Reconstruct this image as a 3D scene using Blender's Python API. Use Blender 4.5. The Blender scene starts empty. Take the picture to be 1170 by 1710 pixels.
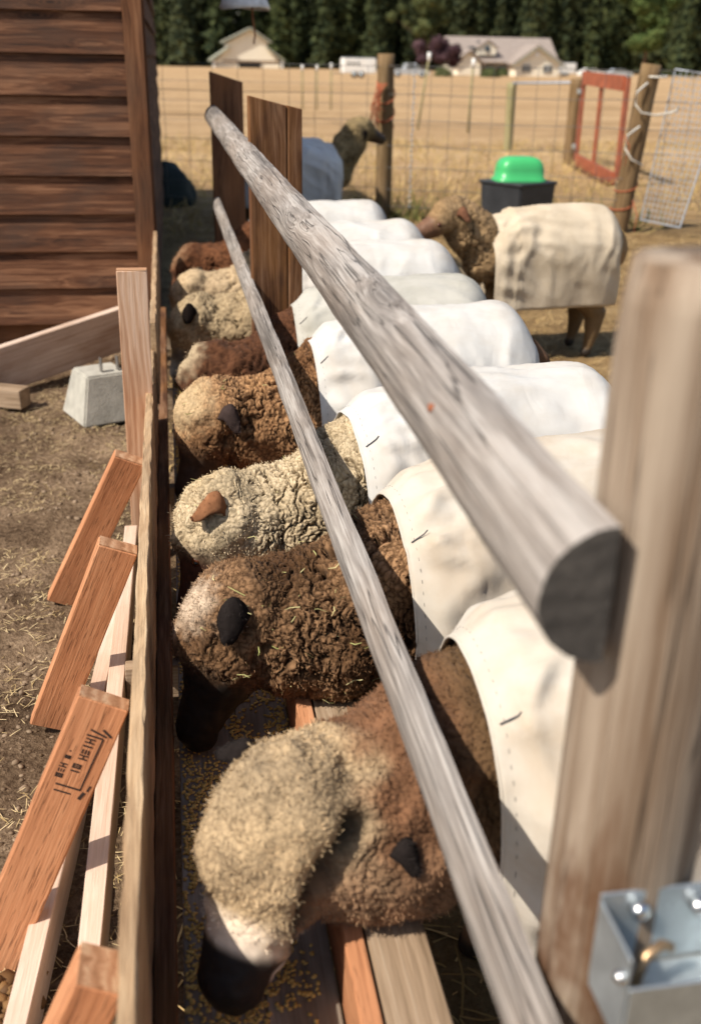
import bpy, bmesh, math, random
import numpy as np
from mathutils import Matrix, Vector
random.seed(7); rng = np.random.default_rng(11)
S = bpy.context.scene
# ------------------------------------------------------------------ camera, sky, sun, exposure
FPX, PPX, PPY, EYE = 1706.0, 585.0, 855.0, 1.5
def cam_axes(vx=281.0, vy=95.0, roll=1.1):
    y = Vector(((vx-PPX)/FPX, -(vy-PPY)/FPX, 1)).normalized()
    r = math.radians(roll); h = Vector((math.cos(r), -math.sin(r), 0))
    z = h.cross(y).normalized()
    if z.y < 0: z = -z
    x = y.cross(z)
    if x.x < 0: x = -x
    return x, y, z
ax, ay, az = cam_axes()
cd = bpy.data.cameras.new('camera'); cam = bpy.data.objects.new('camera', cd); S.collection.objects.link(cam)
cam.matrix_world = Matrix(((ax.x, ax.y, -ax.z, 0), (ay.x, ay.y, -ay.z, 0), (az.x, az.y, -az.z, EYE), (0, 0, 0, 1)))
cd.sensor_fit = 'HORIZONTAL'; cd.sensor_width = 24; cd.lens = 35; cd.clip_start = .05; cd.clip_end = 3000
cd.dof.use_dof = True; cd.dof.focus_distance = 2.3; cd.dof.aperture_fstop = 3.0
S.camera = cam
SUN = Vector((-.60, -.27, .75)).normalized()
world = bpy.data.worlds.new('World'); S.world = world; world.use_nodes = True
wn = world.node_tree; sky = wn.nodes.new('ShaderNodeTexSky'); sky.sky_type = 'NISHITA'; sky.sun_disc = False
sky.sun_elevation = math.asin(SUN.z); sky.sun_rotation = math.atan2(SUN.x, SUN.y); sky.air_density = 1.2; sky.dust_density = 2.0
bg = wn.nodes['Background']; bg.inputs['Strength'].default_value = .095; wn.links.new(sky.outputs[0], bg.inputs[0])
sl = bpy.data.lights.new('sun', 'SUN'); sl.energy = 4.6; sl.angle = math.radians(.5); sl.color = (1, .915, .79)
sun = bpy.data.objects.new('sun', sl); S.collection.objects.link(sun); sun.rotation_euler = SUN.to_track_quat('Z', 'Y').to_euler()
S.view_settings.view_transform = 'Standard'; S.view_settings.look = 'None'; S.view_settings.exposure = .34; S.view_settings.gamma = 1
S.cycles.max_bounces = 6; S.cycles.use_denoising = True
# ------------------------------------------------------------------ numpy noise
_G = rng.normal(size=(256, 3)); _G /= np.linalg.norm(_G, axis=1)[:, None]
def _hash(i, j, k):
    h = (i*374761393 + j*668265263 + k*2147483647) & 0xffffffff
    h = ((h ^ (h >> 13))*1274126177) & 0xffffffff
    return (h ^ (h >> 16))
_G32 = _G.astype(np.float32)
def perlin(P):
    P = np.asarray(P, float); I = np.floor(P).astype(np.int64); f = (P-I).astype(np.float32)
    u = f*f*f*(f*(f*6-15)+10); out = np.zeros(len(P), np.float32); fx, fy, fz = f.T; ux, uy, uz = u.T; i, j, k = I.T
    for a in (0, 1):
        wa = ux if a else 1-ux
        for b in (0, 1):
            wb = wa*(uy if b else 1-uy)
            for c in (0, 1):
                g = _G32[_hash(i+a, j+b, k+c) & 255]
                out += wb*(uz if c else 1-uz)*((fx-a)*g[:, 0]+(fy-b)*g[:, 1]+(fz-c)*g[:, 2])
    return out.astype(float)*1.5
def fbm(P, o=3):
    s = 0; a = 1
    for i in range(o): s = s+a*perlin(np.asarray(P)*(2**i)+i*7.3); a *= .5
    return s
def cells(P):
    I = np.floor(P).astype(np.int64); best = np.full(len(P), 9.); sec = np.full(len(P), 9.)
    for a in (-1, 0, 1):
        for b in (-1, 0, 1):
            for c in (-1, 0, 1):
                J = I+[a, b, c]; h = _hash(J[:, 0], J[:, 1], J[:, 2])
                q = J+np.stack([(h & 1023)/1023., ((h >> 10) & 1023)/1023., ((h >> 20) & 1023)/1023.], 1)*.9
                d = np.linalg.norm(P-q, axis=1)
                sec = np.minimum(sec, np.maximum(d, best)); best = np.minimum(best, d)
    return best, sec
def sstep(a, b, x):
    t = np.clip((x-a)/(b-a), 0, 1); return t*t*(3-2*t)
# ------------------------------------------------------------------ object helpers
COL = S.collection; W = {}; I4 = Matrix.Identity(4)
def link(name, me, mat=None, parent=None, M=None):
    o = bpy.data.objects.new(name, me); COL.objects.link(o); M = M.copy() if M else I4.copy()
    if parent: o.parent = parent; o.matrix_parent_inverse = W[parent].inverted()
    o.matrix_basis = M; W[o] = M
    if mat and me and not me.materials: me.materials.append(mat)
    return o
def thing(name, label, cat, loc=(0, 0, 0), group=None):
    o = link(name, None, M=Matrix.Translation(loc)); o['label'] = label; o['category'] = cat
    if group: o['group'] = group
    return o
def tag(o, label, cat, group=None):
    o['label'] = label; o['category'] = cat
    if group: o['group'] = group
    return o
def npmesh(name, V, F, smooth=False, col=None):
    V = np.asarray(V, np.float32); me = bpy.data.meshes.new(name)
    F = [np.asarray(f, np.int32) for f in (F if isinstance(F, list) else [F])]
    loops = np.concatenate([f.ravel() for f in F]); n = np.concatenate([np.full(len(f), f.shape[1]) for f in F])
    me.vertices.add(len(V)); me.vertices.foreach_set('co', V.ravel())
    me.loops.add(len(loops)); me.loops.foreach_set('vertex_index', loops.astype(np.int32))
    me.polygons.add(len(n)); st = np.concatenate([[0], np.cumsum(n)[:-1]])
    me.polygons.foreach_set('loop_start', st.astype(np.int32)); me.polygons.foreach_set('loop_total', n.astype(np.int32))
    if smooth: me.polygons.foreach_set('use_smooth', np.ones(len(n), bool))
    me.update(calc_edges=True); me.validate()
    if col is not None:
        a = me.color_attributes.new('Col', 'FLOAT_COLOR', 'POINT')
        a.data.foreach_set('color', np.c_[col, np.ones(len(col))].astype(np.float32).ravel())
    return me
def bmdone(bm, name, smooth=False):
    me = bpy.data.meshes.new(name); bmesh.ops.recalc_face_normals(bm, faces=bm.faces); bm.to_mesh(me); bm.free()
    if smooth: me.polygons.foreach_set('use_smooth', [True]*len(me.polygons))
    return me
def box_mesh(lx, ly, lz, bev=.002, cuts=0, jit=0, name='box', taper=None):
    bm = bmesh.new(); bmesh.ops.create_cube(bm, size=1)
    for v in bm.verts: v.co = Vector((v.co.x*lx, v.co.y*ly, v.co.z*lz))
    if bev: bmesh.ops.bevel(bm, geom=bm.edges[:], offset=bev, segments=1, affect='EDGES')
    if cuts:
        for i in range(1, cuts+1):
            g = bm.verts[:]+bm.edges[:]+bm.faces[:]
            bmesh.ops.bisect_plane(bm, geom=g, plane_co=((i/(cuts+1)-.5)*lx, 0, 0), plane_no=(1, 0, 0))
        for v in bm.verts: v.co += Vector((random.uniform(-jit, jit)*.3, random.uniform(-jit, jit), random.uniform(-jit, jit)))
    return bmdone(bm, name)
def frame(a, b, wd):
    a, b = Vector(a), Vector(b); x = (b-a).normalized(); wd = Vector(wd); y = (wd-x*wd.dot(x)).normalized(); z = x.cross(y); c = (a+b)/2
    return Matrix(((x.x, y.x, z.x, c.x), (x.y, y.y, z.y, c.y), (x.z, y.z, z.z, c.z), (0, 0, 0, 1))), (b-a).length
def beam(name, a, b, w, t, wd, mat, parent=None, bev=.002, cuts=6, jit=.0006):
    M, L = frame(a, b, wd); return link(name, box_mesh(L, w, t, bev, cuts, jit, name), mat, parent, M)
def tube_arrays(pts, r, seg=8, cap=True):
    P = np.asarray(pts, float); n = len(P); r = np.broadcast_to(r, n)
    T = np.gradient(P, axis=0); T /= np.linalg.norm(T, axis=1)[:, None]+1e-9
    ref = np.array([0, 0, 1.]) if abs(T[:, 2]).mean() < .8 else np.array([1., 0, 0])
    A = np.cross(T, ref); A /= np.linalg.norm(A, axis=1)[:, None]+1e-9; B = np.cross(T, A)
    th = np.arange(seg)*2*np.pi/seg
    V = (P[:, None]+r[:, None, None]*(np.cos(th)[None, :, None]*A[:, None]+np.sin(th)[None, :, None]*B[:, None])).reshape(-1, 3)
    i = np.arange(n-1)[:, None]*seg; j = np.arange(seg)[None]; k = (j+1) % seg
    F = np.stack([i+j, i+k, i+seg+k, i+seg+j], -1).reshape(-1, 4)
    if cap:
        V = np.vstack([V, P[:1], P[-1:]]); a, b = n*seg, n*seg+1; j = np.arange(seg); k = (j+1) % seg
        Tt = np.concatenate([np.stack([k, j, np.full(seg, a)], 1), np.stack([(n-1)*seg+j, (n-1)*seg+k, np.full(seg, b)], 1)])
        return V, [F, Tt]
    return V, [F]
def tube(name, pts, r, mat, parent=None, seg=8, smooth=True, M=None):
    V, F = tube_arrays(pts, r, seg); return link(name, npmesh(name, V, F, smooth), mat, parent, M)
def joined(parts):
    Vs, Q, T, n = [], [], [], 0
    for V, F in parts:
        for f in F: (Q if f.shape[1] == 4 else T).append(f+n)
        Vs.append(V); n += len(V)
    return np.vstack(Vs), ([np.vstack(Q)] if Q else [])+([np.vstack(T)] if T else [])
def gz(y): return -.00302*np.maximum(np.asarray(y, float)-25, 0)
# ------------------------------------------------------------------ materials
class N:
    def __init__(s, name):
        s.m = bpy.data.materials.new(name); s.m.use_nodes = True; s.t = s.m.node_tree; s.b = s.t.nodes['Principled BSDF']
    def n(s, k, **kw):
        o = s.t.nodes.new('ShaderNode'+k)
        for a, v in kw.items():
            if a.startswith('i_'):
                s.put(o.inputs[a[2:].replace('_', ' ')], v)
            else: setattr(o, a, v)
        return o
    def put(s, i, v):
        if isinstance(v, bpy.types.NodeSocket): s.t.links.new(v, i)
        elif hasattr(v, 'outputs'): s.t.links.new(v.outputs[0], i)
        else: i.default_value = (*v, 1) if isinstance(v, tuple) and i.type == 'RGBA' and len(v) == 3 else v
    def math(s, op, a, b=0., c=None):
        o = s.t.nodes.new('ShaderNodeMath'); o.operation = op; s.put(o.inputs[0], a); s.put(o.inputs[1], b)
        if c is not None: s.put(o.inputs[2], c)
        return o.outputs[0]
    def mix(s, f, a, b, mode='MIX'):
        o = s.t.nodes.new('ShaderNodeMix'); o.data_type = 'RGBA'; o.blend_type = mode
        s.put(o.inputs[0], f); s.put(o.inputs[6], a); s.put(o.inputs[7], b); return o.outputs[2]
    def ramp(s, f, *st):
        o = s.t.nodes.new('ShaderNodeValToRGB'); e = o.color_ramp.elements
        while len(e) < len(st): e.new(.5)
        for x, (p, c) in zip(e, st): x.position = p; x.color = (*c, 1) if isinstance(c, tuple) else (c, c, c, 1)
        s.put(o.inputs[0], f); return o.outputs[0]
    def co(s, kind='Object', scale=(1, 1, 1), loc=None):
        t = s.n('TexCoord'); m = s.n('Mapping'); s.t.links.new(t.outputs[kind], m.inputs[0]); m.inputs['Scale'].default_value = scale
        if loc is not None: s.put(m.inputs['Location'], loc)
        return m.outputs[0]
    def noise(s, v, sc, det=4, rough=.55, dist=0, w=None):
        o = s.n('TexNoise')
        if w is not None: o.noise_dimensions = '4D'; s.put(o.inputs['W'], w)
        s.put(o.inputs['Vector'], v); o.inputs['Scale'].default_value = sc; o.inputs['Detail'].default_value = det
        o.inputs['Roughness'].default_value = rough; o.inputs['Distortion'].default_value = dist; return o.outputs[0]
    def bump(s, h, st=.3, d=.01, n=None):
        o = s.n('Bump'); s.put(o.inputs['Height'], h); o.inputs['Strength'].default_value = st; o.inputs['Distance'].default_value = d
        if n is not None: s.put(o.inputs['Normal'], n)
        return o.outputs[0]
    def out(s, col, rough=.8, bump=None, spec=.3, metal=0):
        s.put(s.b.inputs['Base Color'], col); s.put(s.b.inputs['Roughness'], rough); s.b.inputs['Specular IOR Level'].default_value = spec
        s.b.inputs['Metallic'].default_value = metal
        if bump is not None: s.put(s.b.inputs['Normal'], bump)
        return s.m
def wood(name, dark, mid, light, rough=.85, grain=1., knots=0., dash=0., stain=None, stain_amt=.5, bands=1., bmp=.5, fine=1., long=1., hair=.22, con=1.2, sr=(.42, .64), crack=0.):
    n = N(name); rnd = n.n('ObjectInfo').outputs['Random']; w = n.math('MULTIPLY', rnd, 37.)
    c = n.co('Object'); sep = n.n('SeparateXYZ'); n.put(sep.inputs[0], c); x, y, z = sep.outputs
    kd = None
    if knots:
        v = n.n('TexVoronoi'); v.voronoi_dimensions = '4D'; mp = n.n('Mapping'); n.put(mp.inputs[0], c); mp.inputs['Scale'].default_value = (2.6*knots, 9, 9)
        n.put(v.inputs['Vector'], mp); n.put(v.inputs['W'], w); v.inputs['Scale'].default_value = 1
        kd = v.outputs['Distance']; bend = n.math('POWER', n.math('MAXIMUM', n.math('SUBTRACT', .45, kd), 0.), 1.5)
        y = n.math('ADD', y, n.math('MULTIPLY', bend, .16))
    cb = n.n('CombineXYZ'); n.put(cb.inputs[0], x); n.put(cb.inputs[1], y); n.put(cb.inputs[2], z)
    def mp(sc):
        m = n.n('Mapping'); n.put(m.inputs[0], cb); m.inputs['Scale'].default_value = sc; return m.outputs[0]
    broad = n.noise(mp((1.1*long, 9*grain, 9*grain)), 1.6, 3, .5, .3, w)
    g1 = n.noise(mp((2.2*long, 60*grain, 60*grain)), 1.4, 5, .6, .2, w)
    g2 = n.noise(mp((8*long, 260*fine, 260*fine)), 1.2, 3, .6, 0, w)
    wv = n.math('SINE', n.math('MULTIPLY', n.math('ADD', y, n.math('MULTIPLY', n.math('ADD', broad, n.math('MULTIPLY', g1, .35)), .11)), 520*grain))
    f = n.math('ADD', n.math('MULTIPLY', broad, .5), n.math('MULTIPLY', g1, .5))
    f = n.math('ADD', f, n.math('MULTIPLY', wv, .028*bands))
    f = n.math('ADD', f, n.math('MULTIPLY', n.math('SUBTRACT', g2, .5), hair))
    col = n.ramp(f, (.5-.2/con, dark), (.5, mid), (.5+.18/con, light))
    if knots:
        ring = n.math('MULTIPLY', n.math('SINE', n.math('MULTIPLY', kd, 95.)), .5)
        km = n.ramp(kd, (.06, 1.), (.17, .35), (.3, 0.)); kc = n.ramp(n.math('ADD', ring, .5), (.2, tuple(v*.45 for v in dark)), (.8, tuple(v*.8 for v in mid)))
        col = n.mix(km, col, kc)
    if dash:
        d = n.noise(mp((22, 420, 420)), 1., 1, .4, 0, w); dm = n.ramp(d, (.615, 0.), (.665, dash)); col = n.mix(dm, col, tuple(v*.28 for v in dark))
    if stain:
        st = n.noise(n.co('Object', (1.5, 4, 4)), 1.7, 5, .6, .4, w); col = n.mix(n.ramp(st, (sr[0], 0.), (sr[1], stain_amt)), col, stain)
    h = n.math('ADD', n.math('MULTIPLY', g2, .6), g1)
    if crack:
        cn = n.math('ABSOLUTE', n.math('SUBTRACT', n.noise(mp((.9, 42, 42)), 1.3, 2, .5, .15, w), .5)); cm = n.ramp(cn, (0., crack), (.012, 0.)); col = n.mix(cm, col, tuple(v*.3 for v in dark)); h = n.math('SUBTRACT', h, n.math('MULTIPLY', cm, .8))
    return n.out(col, rough, n.bump(h, bmp, .004), .25)
def plain(name, c, rough=.7, var=.15, sc=8, bump=.2, bs=60, spec=.3, metal=0, bd=.004):
    n = N(name); v = n.noise(n.co('Object'), sc, 5, .6); f = n.noise(n.co('Object'), bs, 4, .6)
    col = n.ramp(v, (.3, tuple(x*(1-var) for x in c)), (.7, tuple(min(1, x*(1+var)) for x in c)))
    return n.out(col, rough, n.bump(f, bump, bd), spec, metal)
def attr_mat(name, rough=.9, bump=.4, bs=500, spec=.1, sheen=.3, amt=.25):
    n = N(name); a = n.n('Attribute', attribute_name='Col'); v = n.noise(n.co('Object'), bs, 3, .6); v2 = n.noise(n.co('Object'), 38, 4, .6)
    k = n.math('ADD', n.math('MULTIPLY', v, amt*2), n.math('MULTIPLY', v2, amt*2)); k = n.math('ADD', k, 1-amt*2)
    vm = n.n('VectorMath', operation='SCALE'); n.put(vm.inputs[0], a.outputs['Color']); n.put(vm.inputs['Scale'], k)
    m = n.out(vm.outputs[0], rough, n.bump(v, bump, .003), spec)
    n.b.inputs['Sheen Weight'].default_value = sheen; n.b.inputs['Sheen Roughness'].default_value = .6; return m
M_RAIL = wood('weathered_grey_rail', (.11, .098, .09), (.25, .225, .207), (.41, .38, .355), knots=1., stain=(.31, .22, .155), stain_amt=.25, bmp=1., fine=.9, hair=.42, long=1., con=1.4, crack=.75)
M_POST = wood('round_post_wood', (.05, .027, .015), (.185, .125, .082), (.35, .28, .215), knots=.6, grain=.30, stain=(.11, .052, .025), stain_amt=.9, bmp=.6, sr=(.47, .57), crack=.6, con=1.9, long=.5, hair=.12, bands=.25)
M_PLANK = wood('brown_fence_plank', (.035, .015, .008), (.105, .045, .021), (.23, .125, .07), knots=.5, stain=(.30, .13, .035), stain_amt=.35, grain=.8, con=1.7)
M_PLANKD = wood('dark_fence_plank', (.045, .02, .01), (.11, .05, .025), (.2, .1, .055), knots=.5, stain=(.2, .085, .035), grain=.8)
M_SIDING = wood('stained_cedar_siding', (.022, .010, .007), (.125, .052, .026), (.30, .15, .082), knots=.9, stain=(.07, .045, .034), stain_amt=.55, grain=1., bmp=.7, long=.8, con=1.25)
M_TRIM = wood('siding_trim_wood', (.045, .019, .010), (.15, .062, .028), (.27, .13, .065), knots=.6, stain=(.08, .045, .03), stain_amt=.6, grain=.7)
M_FIR = wood('orange_fir_lumber', (.34, .14, .066), (.50, .225, .11), (.60, .30, .16), dash=.6, bands=.8, bmp=.5, fine=.8)
M_FIREND = wood('fir_end_grain', (.30, .15, .075), (.46, .25, .14), (.6, .4, .25), bands=3, grain=.5)
M_PALE = wood('pale_pink_lumber', (.5, .36, .27), (.64, .485, .39), (.74, .60, .51), knots=.7, bands=.6, stain=(.45, .29, .19), stain_amt=.5)
M_STAKE = wood('stake_lumber', (.40, .21, .12), (.58, .365, .24), (.70, .50, .37), knots=.8, bands=2.5, grain=.5)
M_TROUGH = wood('trough_side_board', (.24, .145, .075), (.46, .31, .18), (.62, .46, .29), bands=1, stain=(.2, .12, .07), stain_amt=.4, bmp=.9)
M_TFLOOR = wood('trough_floor_board', (.20, .165, .125), (.34, .285, .225), (.46, .40, .33), bands=.7, stain=(.085, .06, .04), stain_amt=.6)
M_CAP = wood('grey_brown_cap_lumber', (.17, .115, .07), (.31, .22, .145), (.42, .32, .23), bands=1.2)
M_WHITEWASH = wood('washed_ramp_board', (.40, .27, .2), (.60, .46, .37), (.72, .60, .51), stain=(.3, .17, .1), stain_amt=.6)
M_FPOST = wood('fence_post_weathered', (.075, .045, .022), (.19, .12, .06), (.31, .22, .12), stain=(.16, .10, .04), stain_amt=.5)
M_GPOST = wood('greenish_post', (.14, .12, .05), (.27, .24, .12), (.38, .34, .2))
M_GATE = plain('red_gate_paint', (.30, .085, .042), .6, .35, 6)
M_TWINE = plain('orange_twine', (.46, .13, .06), .8, .2, 40)
M_ROPE = plain('white_rope', (.72, .68, .6), .8, .1, 40)
M_WIRE = plain('fence_wire', (.16, .15, .14), .5, .2, 8, metal=.3)
M_WIREB = plain('galvanized_wire', (.36, .39, .44), .5, .15, 8, metal=.2)
M_GALV = plain('galvanized_steel', (.5, .55, .58), .38, .18, 30, .15, 200, .5, .75)
M_CHROME = plain('bright_bolt', (.8, .8, .8), .18, .05, 30, 0, 60, .5, 1.)
M_RUST = plain('rusty_nail', (.30, .10, .045), .7, .4, 200)
M_BRASS = plain('brass_hook', (.42, .28, .16), .35, .2, 60, .1, 60, .5, .7)
M_CONC = plain('concrete', (.40, .385, .34), .9, .2, 14, .6, 90, .2)
M_GREEN = plain('green_plastic', (.06, .46, .15), .32, .06, 5, .03, 30, .5)
M_BLACKP = plain('black_plastic', (.035, .037, .042), .5, .25, 9, .1, 60, .4)
M_TARP = plain('dark_tarp', (.02, .028, .024), .7, .4, 7, .5, 20)
M_STRAW = attr_mat('straw', .7, .2, 300, .2, 0, .15)
M_WOOL = attr_mat('wool', .95, .5, 700, .03, .04, .28)
M_FLEECE = attr_mat('fleece_fibres', .9, 0, 300, .05, .04, .2)
M_FACE = attr_mat('short_face_hair', .5, .3, 900, .3, .0, .2)
M_EAR = attr_mat('soft_ear_hair', .98, .6, 900, .0, .0, .3)
M_EYE = plain('sheep_eye', (.09, .03, .012), .1, .3, 90, 0, 50, .6)
M_PUPIL = plain('sheep_pupil', (.004, .004, .004), .08, 0, 9, 0, 50, .6)
M_THREAD = plain('dark_thread', (.06, .06, .07), .8, .1)
M_TAGW = plain('white_ear_tag', (.8, .8, .78), .4, .05)
def canvas(name, c, dirt, amt):
    n = N(name); co = n.co('Object'); st = n.ramp(n.noise(n.co('Object', (2, 2, 3.)), 2.2, 6, .6, .4), (.42, 0.), (.75, amt))
    col = n.mix(st, c, dirt); sep = n.n('SeparateXYZ'); n.put(sep.inputs[0], co)
    wv = n.math('MULTIPLY', n.math('SINE', n.math('MULTIPLY', sep.outputs[0], 2100.)), n.math('SINE', n.math('MULTIPLY', n.math('ADD', sep.outputs[2], sep.outputs[1]), 2100.)))
    cr = n.noise(n.co('Object', (1, .5, .5)), 16, 5, .55, 1.2)
    return n.out(col, .85, n.bump(n.math('ADD', n.math('MULTIPLY', wv, .10), cr), .55, .006), .15)
M_COAT = canvas('white_canvas', (.61, .60, .58), (.44, .36, .27), .55)
M_COATC = canvas('cream_canvas', (.59, .54, .47), (.44, .32, .20), .7)
M_COATG = canvas('soiled_grey_canvas', (.50, .485, .44), (.26, .25, .2), .6)
M_COATT = canvas('tan_canvas', (.60, .51, .39), (.42, .33, .22), .7)
M_COATB = canvas('bluish_white_canvas', (.66, .67, .68), (.45, .45, .44), .5)
# ground
def ground_mat():
    n = N('ground_soil'); g = n.n('NewGeometry'); pos = g.outputs['Position']; sep = n.n('SeparateXYZ'); n.put(sep.inputs[0], pos); X, Y, Z = sep.outputs
    nz = n.noise(pos, 3.2, 6, .6); fine = n.noise(pos, 55, 6, .65); big = n.noise(pos, .55, 4, .55)
    soil = n.ramp(n.math('ADD', n.math('MULTIPLY', nz, .55), n.math('MULTIPLY', fine, .45)), (.38, (.07, .042, .024)), (.5, (.19, .128, .08)), (.62, (.36, .255, .165)))
    penc = n.ramp(n.math('ADD', n.math('MULTIPLY', nz, .6), n.math('MULTIPLY', fine, .4)), (.35, (.15, .092, .042)), (.52, (.32, .21, .10)), (.7, (.50, .35, .18)))
    s = n.n('Mapping'); n.put(s.inputs[0], pos); s.inputs['Scale'].default_value = (.05, .42, 1); bands = n.noise(s, 1., 4, .55, .4)
    fld = n.ramp(n.math('ADD', n.math('MULTIPLY', bands, .55), n.math('MULTIPLY', n.noise(pos, 1.2, 6, .7), .45)), (.36, (.30, .19, .095)), (.5, (.44, .29, .155)), (.64, (.56, .39, .225)))
    gm = n.ramp(n.math('ADD', n.math('MULTIPLY', n.noise(pos, 1.3, 4, .6), .5), .3), (.62, 0.), (.72, .45)); penc = n.mix(gm, penc, (.11, .105, .035))
    wob = n.math('MULTIPLY', n.math('SUBTRACT', big, .5), 3.)
    f1 = n.ramp(n.math('ADD', n.math('MULTIPLY', n.math('ADD', X, n.math('MULTIPLY', wob, .12)), 1.), .5), (.35, 0.), (.95, 1.))
    f2 = n.ramp(n.math('MULTIPLY', n.math('ADD', n.math('ADD', Y, wob), -10.5), .18), (0., 0.), (.75, 1.))
    col = n.mix(f1, soil, penc); f0 = n.ramp(n.math('MULTIPLY', n.math('ADD', Y, -6.), .3), (0., 0.), (1., 1.)); col = n.mix(f0, col, penc); col = n.mix(f2, col, fld)
    return n.out(col, .95, n.bump(n.math('ADD', fine, nz), 1., .03), .1)
M_GROUND = ground_mat()
# ------------------------------------------------------------------ ground sheet
def geo(a, b, n): return np.sign(a)*np.geomspace(abs(a), abs(b), n)
gx = np.concatenate([geo(-500, -3, 22), np.arange(-2.6, -1.4, .06), np.arange(-1.4, 0, .016), np.arange(0, 7, .06), geo(7, 600, 34)])
gy = np.concatenate([np.linspace(-6, .6, 10), np.arange(.8, 5.6, .02), np.arange(5.6, 14, .06), np.geomspace(14, 900, 90)])
XX, YY = np.meshgrid(gx, gy); P = np.c_[XX.ravel(), YY.ravel(), np.zeros(XX.size)]
def ground_h(P):
    P = np.asarray(P, float); Q = np.c_[P[:, 0], P[:, 1], np.zeros(len(P))]
    near = np.exp(-np.hypot(P[:, 0], P[:, 1]-3)/9)
    h = .018*fbm(Q*1.7, 3)+near*(.016*fbm(Q*9, 3)+.012*np.maximum(0, fbm(Q*30, 2)))
    return h*(P[:, 1] < 60)-.015+gz(P[:, 1])
P[:, 2] = ground_h(P)
nx, ny = len(gx), len(gy); i = np.arange(ny-1)[:, None]*nx; j = np.arange(nx-1)[None]
o = link('ground', npmesh('ground', P, np.stack([i+j, i+j+1, i+nx+j+1, i+nx+j], -1).reshape(-1, 4), True), M_GROUND); o['kind'] = 'structure'
# scattered strands (straw, hay, grain): one mesh each
def strands(name, pos, L, wd, cols, up=.15, mat=M_STRAW, flat=True, parent=None, dirs=None, bendy=.15):
    n = len(pos); L = np.broadcast_to(L, n)*rng.uniform(.5, 1.3, n)
    if dirs is None:
        a = rng.uniform(0, 2*np.pi, n); d = np.c_[np.cos(a), np.sin(a), rng.normal(0, up, n)]
    else: d = dirs
    d = d/np.linalg.norm(d, axis=1)[:, None]; s = np.cross(d, rng.normal(size=(n, 3))); s /= np.linalg.norm(s, axis=1)[:, None]
    if flat: s = np.cross(d, [0, 0, 1.]); s /= np.linalg.norm(s, axis=1)[:, None]+1e-6
    b = rng.normal(size=(n, 3))*bendy*L[:, None]; wd = np.broadcast_to(wd, n)[:, None]
    p0 = pos; p1 = pos+d*L[:, None]*.5+b*.5; p2 = pos+d*L[:, None]+b*.2
    V = np.stack([p0-s*wd, p0+s*wd, p1-s*wd, p1+s*wd, p2-s*wd*.5, p2+s*wd*.5], 1).reshape(-1, 3)
    k = np.arange(n)[:, None]*6; F = np.concatenate([k+[0, 1, 3, 2], k+[2, 3, 5, 4]])
    o = link(name, npmesh(name, V, F, False, np.repeat(cols, 6, 0)), mat, parent); o['kind'] = 'stuff'; return o
def straw_cols(n, a=(.62, .47, .24), b=(.33, .22, .09)):
    t = rng.uniform(0, 1, (n, 1)); return np.array(a)*t+np.array(b)*(1-t)
def scatter(n, x0, x1, y0, y1, thr, sc=1.3, lift=.006):
    Q = np.c_[rng.uniform(x0, x1, n), rng.uniform(y0, y1, n), np.zeros(n)]; k = fbm(Q*sc+3, 3)+rng.normal(0, .12, n) > thr; Q = Q[k]; Q[:, 2] = ground_h(Q)+lift; return Q
q = scatter(30000, -2.2, -.12, .9, 5.6, -.1, 3.1); q = q[rng.uniform(0, 1, len(q)) < .8]; o = strands('straw_litter', q, .030, .0009, straw_cols(len(q), (.78, .62, .36), (.36, .25, .11)), .12, bendy=.05); tag(o, 'pale straw bits strewn over the bare dirt left of the trough', 'straw')
q = scatter(26000, -.1, 6.5, 1, 9.6, -.35, .8); o = strands('pen_straw', q, .10, .0022, straw_cols(len(q), (.66, .47, .22), (.34, .22, .08)), .25); tag(o, 'golden straw bedding lying thick across the sheep pen', 'straw')
q = scatter(22000, -1, 11, 9.6, 22, -.25, .5); o = strands('dry_grass', q, .16, .004, straw_cols(len(q), (.62, .44, .2), (.32, .24, .08)), 1.6, flat=False); tag(o, 'dry yellow grass stubble along the wire fence line', 'grass')
n = 1400; q = np.c_[rng.uniform(1.6, 4.6, n), 0*rng.uniform(0, 1, n), np.zeros(n)]; q[:, 1] = 10.9-(q[:, 0]-2.15)*.3+rng.normal(0, .12, n); q[:, 0] += rng.normal(0, .2, n)
o = strands('green_grass', q, .22, .006, straw_cols(n, (.16, .17, .05), (.10, .09, .03)), 2.2, flat=False); tag(o, 'dull green grass tufts at the foot of the wire fence', 'grass')
# clods and pebbles
def blobs(name, Q, r, cols, mat, sub=1, squash=.6, parent=None):
    bm = bmesh.new(); bmesh.ops.create_icosphere(bm, subdivisions=sub, radius=1); v0 = np.array([v.co[:] for v in bm.verts]); f0 = np.array([[v.index for v in f.verts] for f in bm.faces]); bm.free()
    n = len(Q); sc = np.asarray(r)[:, None, None]*rng.uniform(.6, 1.3, (n, 1, 3))*[1, 1, squash]; a = rng.uniform(0, 6.28, n); c, s = np.cos(a), np.sin(a)
    V = v0[None]*sc*rng.uniform(.75, 1.2, (n, len(v0), 1)); V = np.stack([V[..., 0]*c[:, None]-V[..., 1]*s[:, None], V[..., 0]*s[:, None]+V[..., 1]*c[:, None], V[..., 2]], -1)+Q[:, None]
    F = (f0[None]+np.arange(n)[:, None, None]*len(v0)).reshape(-1, 3)
    o = link(name, npmesh(name, V.reshape(-1, 3), F, True, np.repeat(cols, len(v0), 0)), mat, parent); o['kind'] = 'stuff'; return o
q = scatter(16000, -2.2, -.12, .9, 5.6, -.2, 2., .0); r = .002+.011*rng.uniform(0, 1, len(q))**3.5
o = blobs('dirt_clods', q, r, straw_cols(len(q), (.30, .22, .15), (.11, .07, .04)), M_STRAW); tag(o, 'small clods and pebbles on the bare dirt yard', 'pebbles')
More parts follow.
